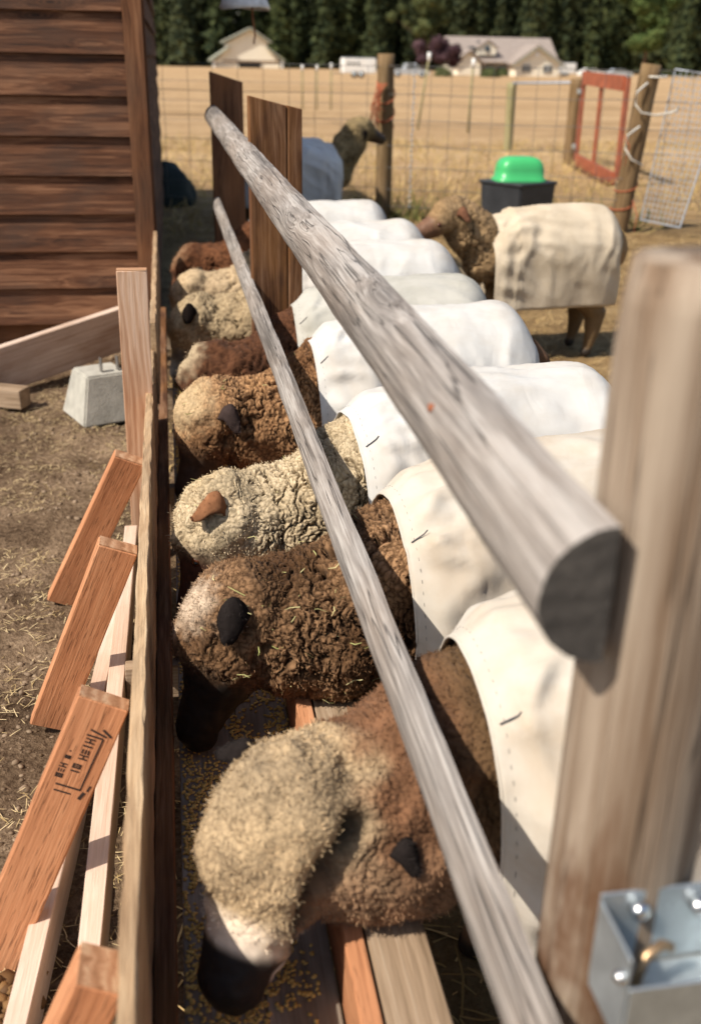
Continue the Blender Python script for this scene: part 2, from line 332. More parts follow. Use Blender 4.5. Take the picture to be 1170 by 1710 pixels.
q = np.array([[-.36, 1.33, .02]])+rng.normal(0, 1, (60, 3))*[.035, .03, .006]; o = blobs('dung_heap', q, rng.uniform(.008, .02, 60), straw_cols(60, (.24, .13, .05), (.09, .045, .02)), M_STRAW); tag(o, 'small clump of brown dung on dirt by the lumber legs', 'dung')
del o['kind']
# ------------------------------------------------------------------ wooden shed
shed = thing('wooden_shed', 'dark red-brown clapboard shed at the left edge, trough ending at its corner', 'shed', (-1.6, 5.7, 0))
def clap(L):
    bm = bmesh.new(); c = 14; prof = [(0, 0), (-.032, 0), (-.008, .215), (0, .215)]; rows = []
    for k in range(c+1):
        x = (k/c-.5)*L; w = random.uniform(-.0012, .0012); rows.append([bm.verts.new((x, py*1.+(w if py < -.005 else 0), pz+w*.8)) for py, pz in prof])
    for k in range(c):
        for m in range(4): bm.faces.new((rows[k][m], rows[k+1][m], rows[k+1][(m+1) % 4], rows[k][(m+1) % 4]))
    bm.faces.new(rows[0]); bm.faces.new(rows[-1][::-1]); return bmdone(bm, 'clapboard')
def clap_mat_orient(o): return o
EXP = .192
for k in range(14):
    z = .165+k*EXP; L = 2.9; x1 = -.214
    link('clapboard', clap(L), M_SIDING, shed, Matrix.Translation((x1-L/2+random.uniform(-.002, .001), 5.7, z)))
    link('clapboard', clap(6.5), M_SIDING, shed, Matrix.Translation((-.15, 5.8+3.25, z)) @ Matrix.Rotation(math.pi/2, 4, 'Z'))
beam('corner_trim', (-.165, 5.660, .12), (-.165, 5.660, 2.86), .095, .022, (1, 0, 0), M_TRIM, shed)
beam('corner_trim', (-.116, 5.705, .12), (-.116, 5.705, 2.86), .085, .02, (0, 1, 0), M_TRIM, shed)
link('wall_core', box_mesh(2.95, 6.5, 2.75, 0), M_PLANKD, shed, Matrix.Translation((-1.64, 8.96, 1.385)))
link('roof', box_mesh(3.3, 6.9, .07, .005), M_PLANKD, shed, Matrix.Translation((-1.68, 8.96, 2.84)))
for k in range(4): link('roof_panel', box_mesh(3.34, 1.72, .012, .002), M_GALV, shed, Matrix.Translation((-1.68, 8.96-2.6+k*1.735, 2.886)))
# ramp board, wood block, concrete pier
r = beam('ramp_board', (-1.35, 4.62, .03), (-.22, 5.5, .205), .235, .04, (0, -.14, 1), M_WHITEWASH, bev=.003); tag(r, 'pale washed plank leaning on edge in front of the shed wall', 'plank')
r = beam('wood_block', (-.98, 4.83, .045), (-.73, 4.72, .045), .09, .09, (0, 0, 1), M_CAP, bev=.003); tag(r, 'short wood block on dirt under the low end of the pale plank', 'block')
pier = thing('concrete_pier', 'grey concrete pier block standing on dirt between plank and stake', 'pier block', (-.4, 4.55, 0))
bm = bmesh.new(); bmesh.ops.create_cube(bm, size=1)
for v in bm.verts:
    k = .145 if v.co.z < 0 else .095; v.co = Vector((math.copysign(k, v.co.x), math.copysign(k, v.co.y), .0 if v.co.z < 0 else .215))
bmesh.ops.bevel(bm, geom=bm.edges[:], offset=.008, segments=2, affect='EDGES')
link('block', bmdone(bm, 'block'), M_CONC, pier, Matrix.Translation((-.375, 4.60, -.01)) @ Matrix.Rotation(.42, 4, 'Z'))
for dx in (-.035, .035): link('strap', box_mesh(.004, .03, .07, 0), M_WIRE, pier, Matrix.Translation((-.33+dx, 4.57+dx*.4, .235)) @ Matrix.Rotation(.42, 4, 'Z'))
# ------------------------------------------------------------------ feed trough
tr = thing('feed_trough', 'long wooden feed trough on splayed fir legs with corn scattered inside', 'trough', (0, 2.5, 0))
def rough_board(name, a, b, w, t, wd, mat, parent, cuts=60, jit=.0022): return beam(name, a, b, w, t, wd, mat, parent, .0015, cuts, jit)
rough_board('side_board', (-.094, .45, .375), (-.112, 3.62, .375), .35, .021, (0, 0, 1), M_TROUGH, tr)
rough_board('side_board', (-.100, 3.60, .50), (-.112, 5.55, .52), .30, .02, (0, 0, 1), M_TROUGH, tr, 30)
beam('inner_board', (-.0665, .45, .250), (-.094, 5.5, .250), .066, .032, (0, 0, 1), M_PLANK, tr, cuts=20)
beam('floor_board', (.015, .45, .205), (.005, 5.5, .205), .118, .022, (1, 0, 0), M_TFLOOR, tr, cuts=20)
beam('floor_board', (.130, .45, .205), (.120, 5.5, .205), .108, .022, (1, 0, 0), M_TFLOOR, tr, cuts=20)
beam('back_board', (.204, .45, .265), (.194, 5.5, .265), .14, .03, (0, 0, 1), M_FIR, tr, cuts=20)
beam('cap_board', (.268, .45, .31), (.258, 5.5, .31), .088, .038, (1, 0, 0), M_CAP, tr, cuts=20)
def leg(top, foot, w, t, name='leg', wd=(1, 0, 0)):
    top, foot = Vector(top), Vector(foot); d = (top-foot).normalized()
    M, L = frame(foot, top, Vector(wd)); o = link(name, box_mesh(L, w, t, .003, 5, .0006, name), M_FIR, tr, M)
    e = link('end_grain', box_mesh(.003, w-.004, t-.004, 0, name='end'), M_FIREND, o, Matrix.Translation(top+d*.0008) @ M.to_3x3().to_4x4()); return o, M, L
leg((-.158, 2.69, .49), (-.395, 2.80, .0), .089, .038)
leg((-.163, 2.10, .505), (-.37, 2.17, .0), .089, .038)
lg, LM, LL = leg((-.160, 1.50, .505), (-.395, 1.44, .0), .089, .040)
leg((-.134, .945, .485), (-.36, .90, .0), .062, .072)
leg((-.165, .775, .545), (-.40, .74, .0), .089, .038)
beam('runner', (-.205, .50, .125), (-.185, 2.95, .125), .089, .038, (0, 0, 1), M_PALE, tr, cuts=12)
beam('runner', (-.36, .62, .044), (-.215, 2.62, .044), .089, .038, (0, 0, 1), M_PALE, tr, cuts=12)
for y in (1.0, 2.1, 3.2, 4.3, 5.3): beam('floor_support', (.27, y, .15), (-.17, y, .15), .089, .038, (0, 0, 1), M_CAP, tr); beam('back_leg', (.285, y+.05, 0), (.262, y+.05, .29), .05, .038, (0, 1, 0), M_CAP, tr)
st = beam('stake', (-.150, 3.11, -.03), (-.138, 3.105, .925), .089, .038, (1, .05, 0), M_STAKE, tr)
link('end_grain', box_mesh(.087, .036, .003, 0), M_FIREND, st, Matrix.Translation((-.138, 3.105, .9262)))
# lumber grade stamp on the third leg: bracket lines and broken rows of ink
def ink(segs):
    V, F = [], []
    for (u, v, lu, lv, rot) in segs:
        c, s = math.cos(rot), math.sin(rot); b = len(V)
        for du, dv in ((-1, -1), (1, -1), (1, 1), (-1, 1)): V.append((u+(du*lu*c-dv*lv*s)/2, v+(du*lu*s+dv*lv*c)/2, 0))
        F.append((b, b+1, b+2, b+3))
    return V, F
sg = []
u0 = LL/2-.085   # u along the leg, v across (positive toward the trough)
def row(u, v, du, word, hgt):
    x = u
    for ch in word:
        w_ = hgt*.55
        if ch == 'I': sg.append((x, v, .003, hgt, 0))
        elif ch == '=':
            for k in (-1, 0, 1): sg.append((x, v+k*hgt*.33, w_, hgt*.16, random.uniform(-.1, .1)))
        elif ch == 'H': sg.extend([(x-w_*.4, v, .0025, hgt, 0), (x+w_*.4, v, .0025, hgt, 0), (x, v, w_, .0025, 0)])
        elif ch == '#': sg.extend([(x, v+hgt*.4, w_, .0025, 0), (x, v-hgt*.4, w_, .0025, 0), (x-w_*.4, v, .0028, hgt, 0), (x+w_*.4, v, .0028, hgt, 0), (x, v, .002, hgt*.8, 0)])
        elif ch == '.': sg.append((x, v, .003, .003, 0))
        x -= du
row(u0+.012, .004, .011, 'HI=H', .016); row(u0-.040, .000, .010, '#I', .015); row(u0-.045, -.022, .010, 'H=#', .013); row(u0-.016, -.02, .012, '.#', .010)
sg += [(u0-.03, .022, .105, .0028, .02), (u0+.022, .008, .003, .028, 0), (u0+.034, .026, .004, .02, .5), (u0-.082, .0, .0035, .044, 0), (u0-.094, -.006, .003, .030, 0), (u0-.092, .027, .016, .006, .3), (u0+.03, .012, .0035, .03, .2), (u0-.075, .034, .012, .003, .2)]
V, F = ink(sg)
M_INK = plain('stamp_ink', (.035, .022, .018), .9, .3, 300)
sgn = -1 if LM.to_3x3().col[2].y > 0 else 1
off = LM.to_3x3().col[2]*(sgn*.0208)
link('grade_stamp', npmesh('grade_stamp', V, np.array(F)), M_INK, lg, Matrix.Translation(off) @ LM)
# corn on the trough floor
n = 22000; q = np.c_[rng.uniform(-.042, .185, n), rng.uniform(.5, 4.5, n), np.zeros(n)]
k = fbm(q*[14, 5, 1], 3)+.55*np.exp(-((q[:, 0]+.03)/.05)**2)+rng.normal(0, .2, n) > .08; q = q[k]; q[:, 2] = .2185
o = blobs('corn', q, np.full(len(q), .0041), straw_cols(len(q), (.78, .56, .19), (.50, .33, .10)), M_STRAW, 1, .55); tag(o, 'loose yellow corn kernels scattered on the trough floor', 'corn')
# ------------------------------------------------------------------ rail fence
rf = thing('rail_fence', 'weathered grey rail fence with round post, running past the feeding sheep', 'fence', (.36, 3, 0))
def half_round(name, a, b, r, mat, parent, flat=(1, 0, 0), sq=1., n=90, taper=.92):
    a, b = Vector(a), Vector(b); M, L = frame(a, b, Vector((0, 0, 1))); inv = M.to_3x3().transposed(); f = inv @ Vector(flat)
    sgn = 1 if f.z > 0 else -1; th = np.linspace(-np.pi/2, np.pi/2, 19); V = []
    xs = np.linspace(-L/2, L/2, n)
    wob = .003*perlin(np.c_[xs*1.5, 0*xs, 0*xs+r*90]); wob2 = .004*perlin(np.c_[xs*1.1, 0*xs+5, 0*xs+r*90])
    for x, w1, w2 in zip(xs, wob, wob2):
        rr = r*(1+(taper-1)*(x/L+.5)); V.append(np.c_[np.full(19, x), rr*np.sin(th)+w1, -sgn*(rr*sq*np.cos(th)+w2*.5)])
    V = np.array(V); d = .0016*fbm(V.reshape(-1, 3)*[5, 55, 55], 3).reshape(n, 19); V[:, :, 1] += d; V[:, :, 2] += d; V = V.reshape(-1, 3)
    i = np.arange(n-1)[:, None]*19; j = np.arange(19)[None]; k = (j+1) % 19
    F = np.stack([i+j, i+k, i+19+k, i+19+j], -1).reshape(-1, 4)
    bm = bmesh.new(); vs = [bm.verts.new(v) for v in V]
    for q in F: bm.faces.new([vs[t] for t in q])
    bm.faces.new(vs[:19]); bm.faces.new(vs[-19:][::-1])
    for fc in bm.faces: fc.smooth = len(fc.verts) == 4
    bmesh.ops.recalc_face_normals(bm, faces=bm.faces); me = bpy.data.meshes.new(name); bm.to_mesh(me); bm.free()
    me.set_sharp_from_angle(angle=math.radians(40))
    return link(name, me, mat, parent, M)
M_ENDG = wood('rail_end_grain', (.045, .04, .036), (.085, .076, .068), (.13, .115, .10), bands=1.6, grain=.5)
ra = half_round('rail', (.318, .655, 1.125), (.232, 5.93, 1.215), .060, M_RAIL, rf)
ra.data.materials.append(M_ENDG)
for p in ra.data.polygons:
    if len(p.vertices) > 4: p.material_index = 1
rb = half_round('rail', (.318, .40, .640), (.235, 5.85, .765), .046, M_RAIL, rf, sq=.8)
for (x, y, z, rr) in ((.262, .90, 1.145, .008), (.258, 1.02, 1.16, .005)): link('nail_head', npmesh('nail_head', *tube_arrays([(0, 0, 0), (.006, 0, 0)], rr, 10)), M_RUST, rf, Matrix.Translation((x-.001, y, z)))
zs = np.linspace(-.3, 1.372, 50); pr = .066+.002*perlin(np.c_[zs*2, 0*zs, 0*zs]); pr[-1] *= .90; pr[-2] *= .97
pts = np.c_[.006*perlin(np.c_[zs*1.2, 0*zs, 0*zs+3]), .004*perlin(np.c_[zs*1.2, 0*zs, 0*zs+8]), zs]
V, F = tube_arrays(pts, pr, 28); Pm = Matrix.Translation((.388, .705, 0)) @ Matrix.Rotation(-math.pi/2, 4, 'Y')
V2 = np.c_[V[:, 2], V[:, 1], -V[:, 0]]  # local x runs up the post so that the grain follows it
link('post', npmesh('post', V2, F, True), M_POST, rf, Pm)
def plank(x0, x1, y, ztop, t, mat, dz):
    L = ztop+.2; o = beam('plank_post', ((x0+x1)/2, y, -.2), ((x0+x1)/2, y, ztop), x1-x0, t, (1, 0.12, 0), mat, rf, .003, 8, .001)
    for v in o.data.vertices:
        if v.co.x > L/2-.02: v.co.x -= dz*(v.co.y/(x1-x0)+.5)
    return o
plank(.262, .392, 3.80, 1.385, .045, M_PLANK, .030); plank(.396, .448, 3.812, 1.355, .05, M_PLANK, .012)
plank(.212, .385, 5.98, 1.435, .045, M_PLANKD, .05)
# steel latch bracket on the post
lb = link('latch_bracket', box_mesh(.13, .003, .10, .001), M_GALV, rf, Matrix.Translation((.405, .641, .782)))
for nm, sx, sy, sz, x, y, z in (('bracket_side', .003, .066, .10, .341, .607, .775), ('bracket_side', .003, .066, .10, .470, .607, .775), ('bracket_front', .126, .003, .07, .4055, .573, .758), ('bracket_floor', .126, .062, .003, .4055, .607, .745)):
    link(nm, box_mesh(sx, sy, sz, .001), M_GALV, lb, Matrix.Translation((x, y, z)))
for x, z in ((.375, .815), (.432, .812)): link('bolt', npmesh('bolt', *tube_arrays([(0, 0, 0), (0, -.010, 0), (0, -.013, 0)], [.009, .009, .004], 10), True), M_CHROME, lb, Matrix.Translation((x, .639, z)))
link('bolt', npmesh('bolt', *tube_arrays([(0, 0, 0), (-.006, 0, 0), (-.009, 0, 0)], [.006, .006, .002], 10), True), M_CHROME, lb, Matrix.Translation((.3395, .58, .80)))
tube('hook', [(.362, .60, .748), (.364, .60, .775), (.372, .605, .792), (.388, .61, .797), (.398, .612, .79)], .005, M_BRASS, lb)
# ------------------------------------------------------------------ sheep
def lerp_chain(pts, step):
    out = []
    for (a, b) in zip(pts[:-1], pts[1:]):
        a, b = np.array(a, float), np.array(b, float); n = max(2, int(np.linalg.norm((b-a)[:3])/step))
        for k in range(n): out.append(a+(b-a)*k/n)
    out.append(np.array(pts[-1], float)); return out
_ico = bmesh.new(); bmesh.ops.create_icosphere(_ico, subdivisions=2, radius=1); ICO_V = np.array([v.co[:] for v in _ico.verts]); ICO_F = np.array([[v.index for v in f.verts] for f in _ico.faces]); _ico.free()
def skin(chains, voxel, smooth):
    """one continuous surface grown round chains of (x, y, z, radius[, y-scale])"""
    Vs, Fs, n = [], [], 0
    for ch in chains:
        for s in lerp_chain(ch, .022):
            ys = s[4] if len(s) > 4 else 1.
            Vs.append(ICO_V*[s[3], s[3]*ys, s[3]]+s[:3]); Fs.append(ICO_F+n); n += len(ICO_V)
    o = bpy.data.objects.new('tmp', npmesh('tmp', np.vstack(Vs), np.vstack(Fs))); COL.objects.link(o)
    m = o.modifiers.new('r', 'REMESH'); m.mode = 'VOXEL'; m.voxel_size = voxel
    s = o.modifiers.new('s', 'SMOOTH'); s.factor = .5; s.iterations = smooth
    dg = bpy.context.evaluated_depsgraph_get(); e = o.evaluated_get(dg); me = e.to_mesh()
    V = np.empty(len(me.vertices)*3, np.float32); me.vertices.foreach_get('co', V); V = V.reshape(-1, 3).astype(float)
    Nn = np.empty(len(me.vertices)*3, np.float32); me.vertex_normals.foreach_get('vector', Nn); Nn = Nn.reshape(-1, 3).astype(float)
    F = np.empty(len(me.loops), np.int32); me.loops.foreach_get('vertex_index', F); F = F.reshape(-1, 4)
    e.to_mesh_clear(); bpy.data.objects.remove(o); return V, Nn, F
def refine(V, Nn, F, sel):
    m = sel[F].all(1); A, B = F[m], F[~m]; n = len(V)
    E = np.concatenate([A[:, [0, 1]], A[:, [1, 2]], A[:, [2, 3]], A[:, [3, 0]]]); E.sort(1); key = E[:, 0].astype(np.int64)*n+E[:, 1]
    u, first, inv = np.unique(key, return_index=True, return_inverse=True); ue = E[first]; k = len(A); e0, e1, e2, e3 = (inv[i*k:(i+1)*k].ravel()+n for i in range(4))
    c = n+len(u)+np.arange(k); V2 = np.vstack([V, V[ue].mean(1), V[A].mean(1)]); N2 = np.vstack([Nn, Nn[ue].mean(1), Nn[A].mean(1)]); N2 /= np.linalg.norm(N2, axis=1)[:, None]+1e-9
    Q = np.concatenate([np.stack([A[:, 0], e0, c, e3], 1), np.stack([e0, A[:, 1], e1, c], 1), np.stack([c, e1, A[:, 2], e2], 1), np.stack([e3, c, e2, A[:, 3]], 1)])
    return V2, N2, np.vstack([B, Q]).astype(np.int32)
def feeding(head_y=0., poll=(.065, .46), nose=(-.005, .275), k=1., nz=0., ls=.84, mz=1.):
    """skeleton of a sheep reaching down into the trough; x is away from the trough"""
    hy = head_y; px, pz = poll; qx, qz = nose
    X = lambda x: .43+(x-.43)*ls
    return dict(torso=[(.43, 0, .53, .17), (X(.55), 0, .55, .195), (X(.75), 0, .565, .205), (X(.93), 0, .57, .208), (X(1.06), 0, .575, .19), (X(1.15), 0, .57, .15)], ls=ls,
        neck=[(.47, 0, .535, .185), (.415, 0, .515, .180), (.355, 0, .478, .160), (.27, hy*.1, .445+nz, .140*k), (.175, hy*.2, .455+nz, .124*k), (px+.055, hy*.35, pz-.02, .100*k)],
        skull=[(px+.02, hy*.4, pz+.008, .104*k), (px-.012, hy*.55, pz-.02, .094*k)],
        face=[(px-.012, hy*.6, pz-.06, .084*k), ((px+qx)/2-.005, hy*.8, (pz+qz)/2-.02, .062*mz), (qx, hy, qz+.02, .046*mz), (qx+.004, hy, qz, .040*mz)], hy=hy)
def standing(up=0., ls=1.):
    return dict(ls=ls, torso=[(.43+(x-.43)*ls, 0, z, r) for x, z, r in ((.43, .56, .17), (.55, .565, .195), (.75, .57, .205), (.93, .575, .208), (1.06, .575, .19), (1.15, .57, .15))],
        neck=[(.46, 0, .57, .16), (.37, 0, .62+up*.2, .145), (.29, -.02, .675+up*.6, .135), (.225, -.04, .725+up, .112)],
        skull=[(.185, -.055, .755+up, .098), (.155, -.07, .75+up, .09)],
        face=[(.14, -.075, .735+up, .082), (.075, -.095, .700+up, .062), (.0, -.115, .668+up, .046), (-.012, -.118, .662+up, .04)], hy=-.13)
def legs_of(b):
    out = []
    for s in (-1, 1):
        out.append([(.50, s*.10, .42, .075), (.495, s*.105, .30, .062), (.49, s*.105, .22, .046), (.495, s*.105, .12, .034), (.485, s*.105, .05, .028), (.475, s*.105, .02, .032)])
        dx = (b['ls']-1)*.63
        out.append([(x+dx, y, z, r) for x, y, z, r in ((1.06, s*.10, .45, .12), (1.04, s*.11, .33, .092), (1.09, s*.115, .25, .064), (1.085, s*.115, .14, .044), (1.07, s*.115, .05, .028), (1.06, s*.115, .02, .032))])
    return out
def ear_mesh(L=.064, w=.031):
    nu, nv = 16, 13; V = []
    for i in range(nu):
        t = i/(nu-1); ww = w*(.62+.55*math.sin(math.pi*min(1, t*.70+.12)))*max(.01, 1-t**2.6)**.6
        for j in range(nv):
            a = (j/(nv-1)-.5)*2; V.append((t*L-.004*a*a, a*ww*(.9-.2*t), -1.05*ww*a*a*(1-.35*t)+.020*math.sin(math.pi*min(1, t*1.2))-.050*t**2.2+.004*math.sin(a*3+1)))
    V = np.array(V); V += .0022*np.stack([perlin(V*60), perlin(V*60+5), perlin(V*60+9)], 1); i = np.arange(nu-1)[:, None]*nv; j = np.arange(nv-1)[None]
    return V, np.stack([i+j, i+j+1, i+nv+j+1, i+nv+j], -1).reshape(-1, 4)
def axis_mat(loc, x, up):
    x = Vector(x).normalized(); up = Vector(up); y = up.cross(x).normalized(); z = x.cross(y)
    return Matrix(((x.x, y.x, z.x, loc[0]), (x.y, y.y, z.y, loc[1]), (x.z, y.z, z.z, loc[2]), (0, 0, 0, 1)))
def make_sheep(label, loc, yaw, sk, wool, facec, poll_c=None, poll_r=.1, voxel=.008, staple=.013, amp=1., tufts=0, tuft_len=.013, tip=None, coat=None, coat_amp=1., earc=(.02, .016, .015),
               ears=((-1, 1.), (1, 1.)), eye=False, colfn=None, facelen=.11, skirt=.40, folds=1., earup=0., hay=0, eartag=False, fine=False, earpos=None, crease=None, size=1., eyepos=None, fold_dark=.85, group='sheep in canvas coats'):
    G = Matrix.Translation((loc[0], loc[1], 0)) @ Matrix.Rotation(yaw, 4, 'Z') @ Matrix.Scale(size, 4)
    root = thing('sheep', label, 'sheep', (loc[0], loc[1], 0), group); W[root] = Matrix.Translation((loc[0], loc[1], 0))
    V, Nn, F = skin([[(*p, .95) for p in sk['torso']], sk['neck'], sk['skull'], sk['face']]+legs_of(sk), voxel, 7 if voxel > .006 else 11)
    if fine: V, Nn, F = refine(V, Nn, F, (V[:, 0] < .48) & (V[:, 2] > .2))
    pc = np.array(sk['skull'][0][:3]); q0, q1 = np.array(sk['face'][0][:3]), np.array(sk['face'][-1][:3]); fd = q1-q0; fl = np.linalg.norm(fd); fd /= fl
    VA, NA = V, Nn; vs = np.where((V[:, 0] < .62) | (V[:, 2] < .42))[0]; V = V[vs]; Nn = Nn[vs]   # what the coat hides stays plain
    along = (V-q0)@fd; off = np.linalg.norm(V-q0-along[:, None]*fd, axis=1)
    face = sstep(facelen-.03, facelen+.03, along+.014*perlin(V*30))*(off < .11)
    legm = sstep(.34, .24, V[:, 2])*(V[:, 0] > .38)
    wm = np.clip(1-face-legm, 0, 1)
    # wool relief: locks packed in cells, parted by deeper folds
    ph = loc[1]*3.1; Q = V+ph; wr = np.stack([perlin(Q*45), perlin(Q*45+9), perlin(Q*45+19)], 1)*.007+np.stack([perlin(Q*14), perlin(Q*14+9), perlin(Q*14+19)], 1)*.018
    f1, f2 = cells((Q+wr)*np.array([1., .72, .62])/staple); g1, g2 = cells((Q+wr*.8)/(staple*.48))
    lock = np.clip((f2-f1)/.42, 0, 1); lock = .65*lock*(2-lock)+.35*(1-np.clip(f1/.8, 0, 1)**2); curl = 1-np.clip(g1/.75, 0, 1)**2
    nf = perlin((Q+wr*1.6)*np.array([30, 9, 8.])); nf2 = perlin((Q+wr*2)*np.array([16, 13, 20.])+40)
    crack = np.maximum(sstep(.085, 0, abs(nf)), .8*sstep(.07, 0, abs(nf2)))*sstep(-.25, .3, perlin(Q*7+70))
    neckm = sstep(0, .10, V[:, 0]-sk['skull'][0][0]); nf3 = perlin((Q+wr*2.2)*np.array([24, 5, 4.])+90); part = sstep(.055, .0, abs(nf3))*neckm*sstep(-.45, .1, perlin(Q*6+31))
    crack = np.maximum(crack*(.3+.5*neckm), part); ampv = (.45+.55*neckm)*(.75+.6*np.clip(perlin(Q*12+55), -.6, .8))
    h = .014*fbm(Q*11, 2)+ampv*amp*staple*(.62*lock+.22*curl)-folds*.026*crack-.026*sstep(.405, .45, V[:, 0])
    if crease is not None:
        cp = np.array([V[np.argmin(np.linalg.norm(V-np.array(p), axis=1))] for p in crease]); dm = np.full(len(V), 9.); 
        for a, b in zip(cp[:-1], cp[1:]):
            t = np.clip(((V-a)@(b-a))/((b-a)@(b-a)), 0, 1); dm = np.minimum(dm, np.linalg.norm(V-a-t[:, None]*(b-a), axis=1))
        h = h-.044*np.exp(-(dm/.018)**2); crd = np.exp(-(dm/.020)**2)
    D = V+Nn*(h*wm)[:, None]
    D += Nn*((.0016*perlin(V*55))*(1-wm))[:, None]
    # mouth line and nostrils
    C = np.ones((len(V), 3))*np.array(wool)
    C *= (1+.30*fbm(Q*6, 3)[:, None]*np.array([1, .95, .85]))*(1-fold_dark*crack[:, None]); C *= (.60+.5*lock)[:, None]  # root colour, plus shade of folds and gaps painted into the wool
    if tip is not None:
        k = np.clip(.5+.8*fbm(Q*4.3+5, 2), 0, 1)[:, None]*(.10+.90*lock[:, None]**1.5)*(1-fold_dark*crack[:, None]); C = C*(1-k)+np.array(tip)*k  # bleached tips; they also paint sunlit highlights on the raised locks
    if poll_c is not None:
        cc = pc+np.array([-.07, sk['hy']*.2, .03]); k = sstep(poll_r, poll_r*.45, np.linalg.norm(V-cc, axis=1)+.02*perlin(Q*40))[:, None]; C = C*(1-k)+np.array(poll_c)*k*(.8+.3*lock[:, None])
    lc = np.array(wool)*.5; C = C*(1-legm[:, None])+lc*legm[:, None]
    fc = np.array(facec)*(1+.3*perlin(V*60)[:, None]); C = C*(1-face[:, None])+fc*face[:, None]
    if colfn: C = colfn(V, C, along, off, face, Q)
    nose = sstep(fl-.012, fl+.02, along)[:, None]*.75*(off < .07)[:, None]; C = C*(1-nose)+np.array((.012, .010, .010))*nose
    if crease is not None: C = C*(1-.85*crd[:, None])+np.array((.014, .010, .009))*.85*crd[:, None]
    hoof = sstep(.05, .03, V[:, 2])[:, None]; C = C*(1-hoof)+np.array((.03, .022, .018))*hoof
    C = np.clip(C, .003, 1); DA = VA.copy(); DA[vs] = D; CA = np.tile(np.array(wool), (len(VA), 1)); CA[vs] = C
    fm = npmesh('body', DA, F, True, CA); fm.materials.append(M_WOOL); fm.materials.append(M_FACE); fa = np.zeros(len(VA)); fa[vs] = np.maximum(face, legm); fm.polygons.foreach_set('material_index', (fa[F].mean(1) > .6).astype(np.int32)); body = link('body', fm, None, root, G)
    # loose fibres standing off the fleece
    if tufts:
        vis = wm*sstep(.46, .42, V[:, 0])*(V[:, 2] > .2); idx = rng.choice(len(V), tufts, p=vis/vis.sum())
        pos = D[idx]+rng.normal(0, voxel*.6, (tufts, 3)); fld = np.stack([perlin(Q[idx]*70+k*13) for k in range(3)], 1)
        d = Nn[idx]*.75+fld*1.3+rng.normal(0, .35, (tufts, 3))+np.array([0, 0, -.15]); cc = C[idx]*rng.uniform(.8, 1.35, (tufts, 1))
        fo = strands('fleece', pos-Nn[idx]*.003, tuft_len, .0007, np.clip(cc, 0, 1), mat=M_FLEECE, flat=False, parent=root, dirs=d, bendy=.35)
        fo.matrix_basis = G; W[fo] = G
    side = Vector(fd).cross(Vector((0, 0, 1))) if abs(fd[2]) < .9 else Vector((0, 1, 0))
    side = Vector((0, 1, 0)) if abs(side.y) < .3 else side.normalized()*(1 if side.y > 0 else -1)
    ev, ef = ear_mesh()
    for s, k in ears:
        if not k: continue
        base = Vector(pc)+side*(s*.088)+Vector((.020, 0, -.012)); d = side*s*.75+Vector((.30, 0, -.42+earup))
        if earpos and s in earpos:   # root the ear in the fleece surface
            bi = int(np.argmin(np.linalg.norm(D-np.array(earpos[s][0]), axis=1))); nb = Vector(Nn[bi]); base = Vector(D[bi])-nb*.004; d = Vector(earpos[s][1]).normalized()+nb*.55
        cc = np.tile(np.array(earc), (len(ev), 1))*(1+.3*perlin(ev*90)[:, None])
        e = link('ear', npmesh('ear', ev*k, ef, True, np.clip(cc, 0, 1)), M_EAR, root, G @ axis_mat(base, d, (0, 0, 1)))
        md = e.modifiers.new('thick', 'SOLIDIFY'); md.thickness = .0045
        m_ = 900; ei = rng.integers(0, len(ev), m_); fz = strands('ear_fuzz', ev[ei]*k+rng.normal(0, .002, (m_, 3)), .006, .0005, np.clip(np.tile(np.array(earc), (m_, 1))*rng.uniform(.8, 2., (m_, 1)), 0, 1), mat=M_FLEECE, flat=False, parent=e, dirs=rng.normal(0, .5, (m_, 3))+[.9, 0, .25])
        fz.matrix_basis = W[e]; W[fz] = W[e]
        if eartag: link('ear_tag', box_mesh(.012, .022, .026, .003), M_TAGW, e, G @ Matrix.Translation(base+d*.035))
    if eye:
        for s in (-1, 1):
            c = Vector(q0+fd*.055)+side*(s*.062)+Vector((-.02, 0, 0))
            if eyepos and s < 0: bi = int(np.argmin(np.linalg.norm(D-np.array(eyepos), axis=1))); c = Vector(D[bi])-Vector(Nn[bi])*.006
            e = link('eye', npmesh('eye', ICO_V*.0145, ICO_F, True), M_EYE, root, G @ Matrix.Translation(c)); link('pupil', npmesh('pupil', ICO_V*[.006, .004, .0035], ICO_F, True), M_PUPIL, e, G @ Matrix.Translation(c+side*(s*.0125)+Vector((-.003, 0, 0))))
    if hay:
        vis = wm*(V[:, 0] < .36)*(V[:, 2] > .33)*(Nn[:, 1] < .1); idx = rng.choice(len(V), hay, p=vis/vis.sum())
        ho = strands('hay_wisps', D[idx]+Nn[idx]*.004, .028, .0009, straw_cols(hay, (.62, .55, .28), (.30, .32, .10)), .2, flat=False, parent=root, bendy=.3); ho.matrix_basis = G; W[ho] = G
    if coat: make_coat(root, G, sk, coat, coat_amp, skirt, ph)
    return root
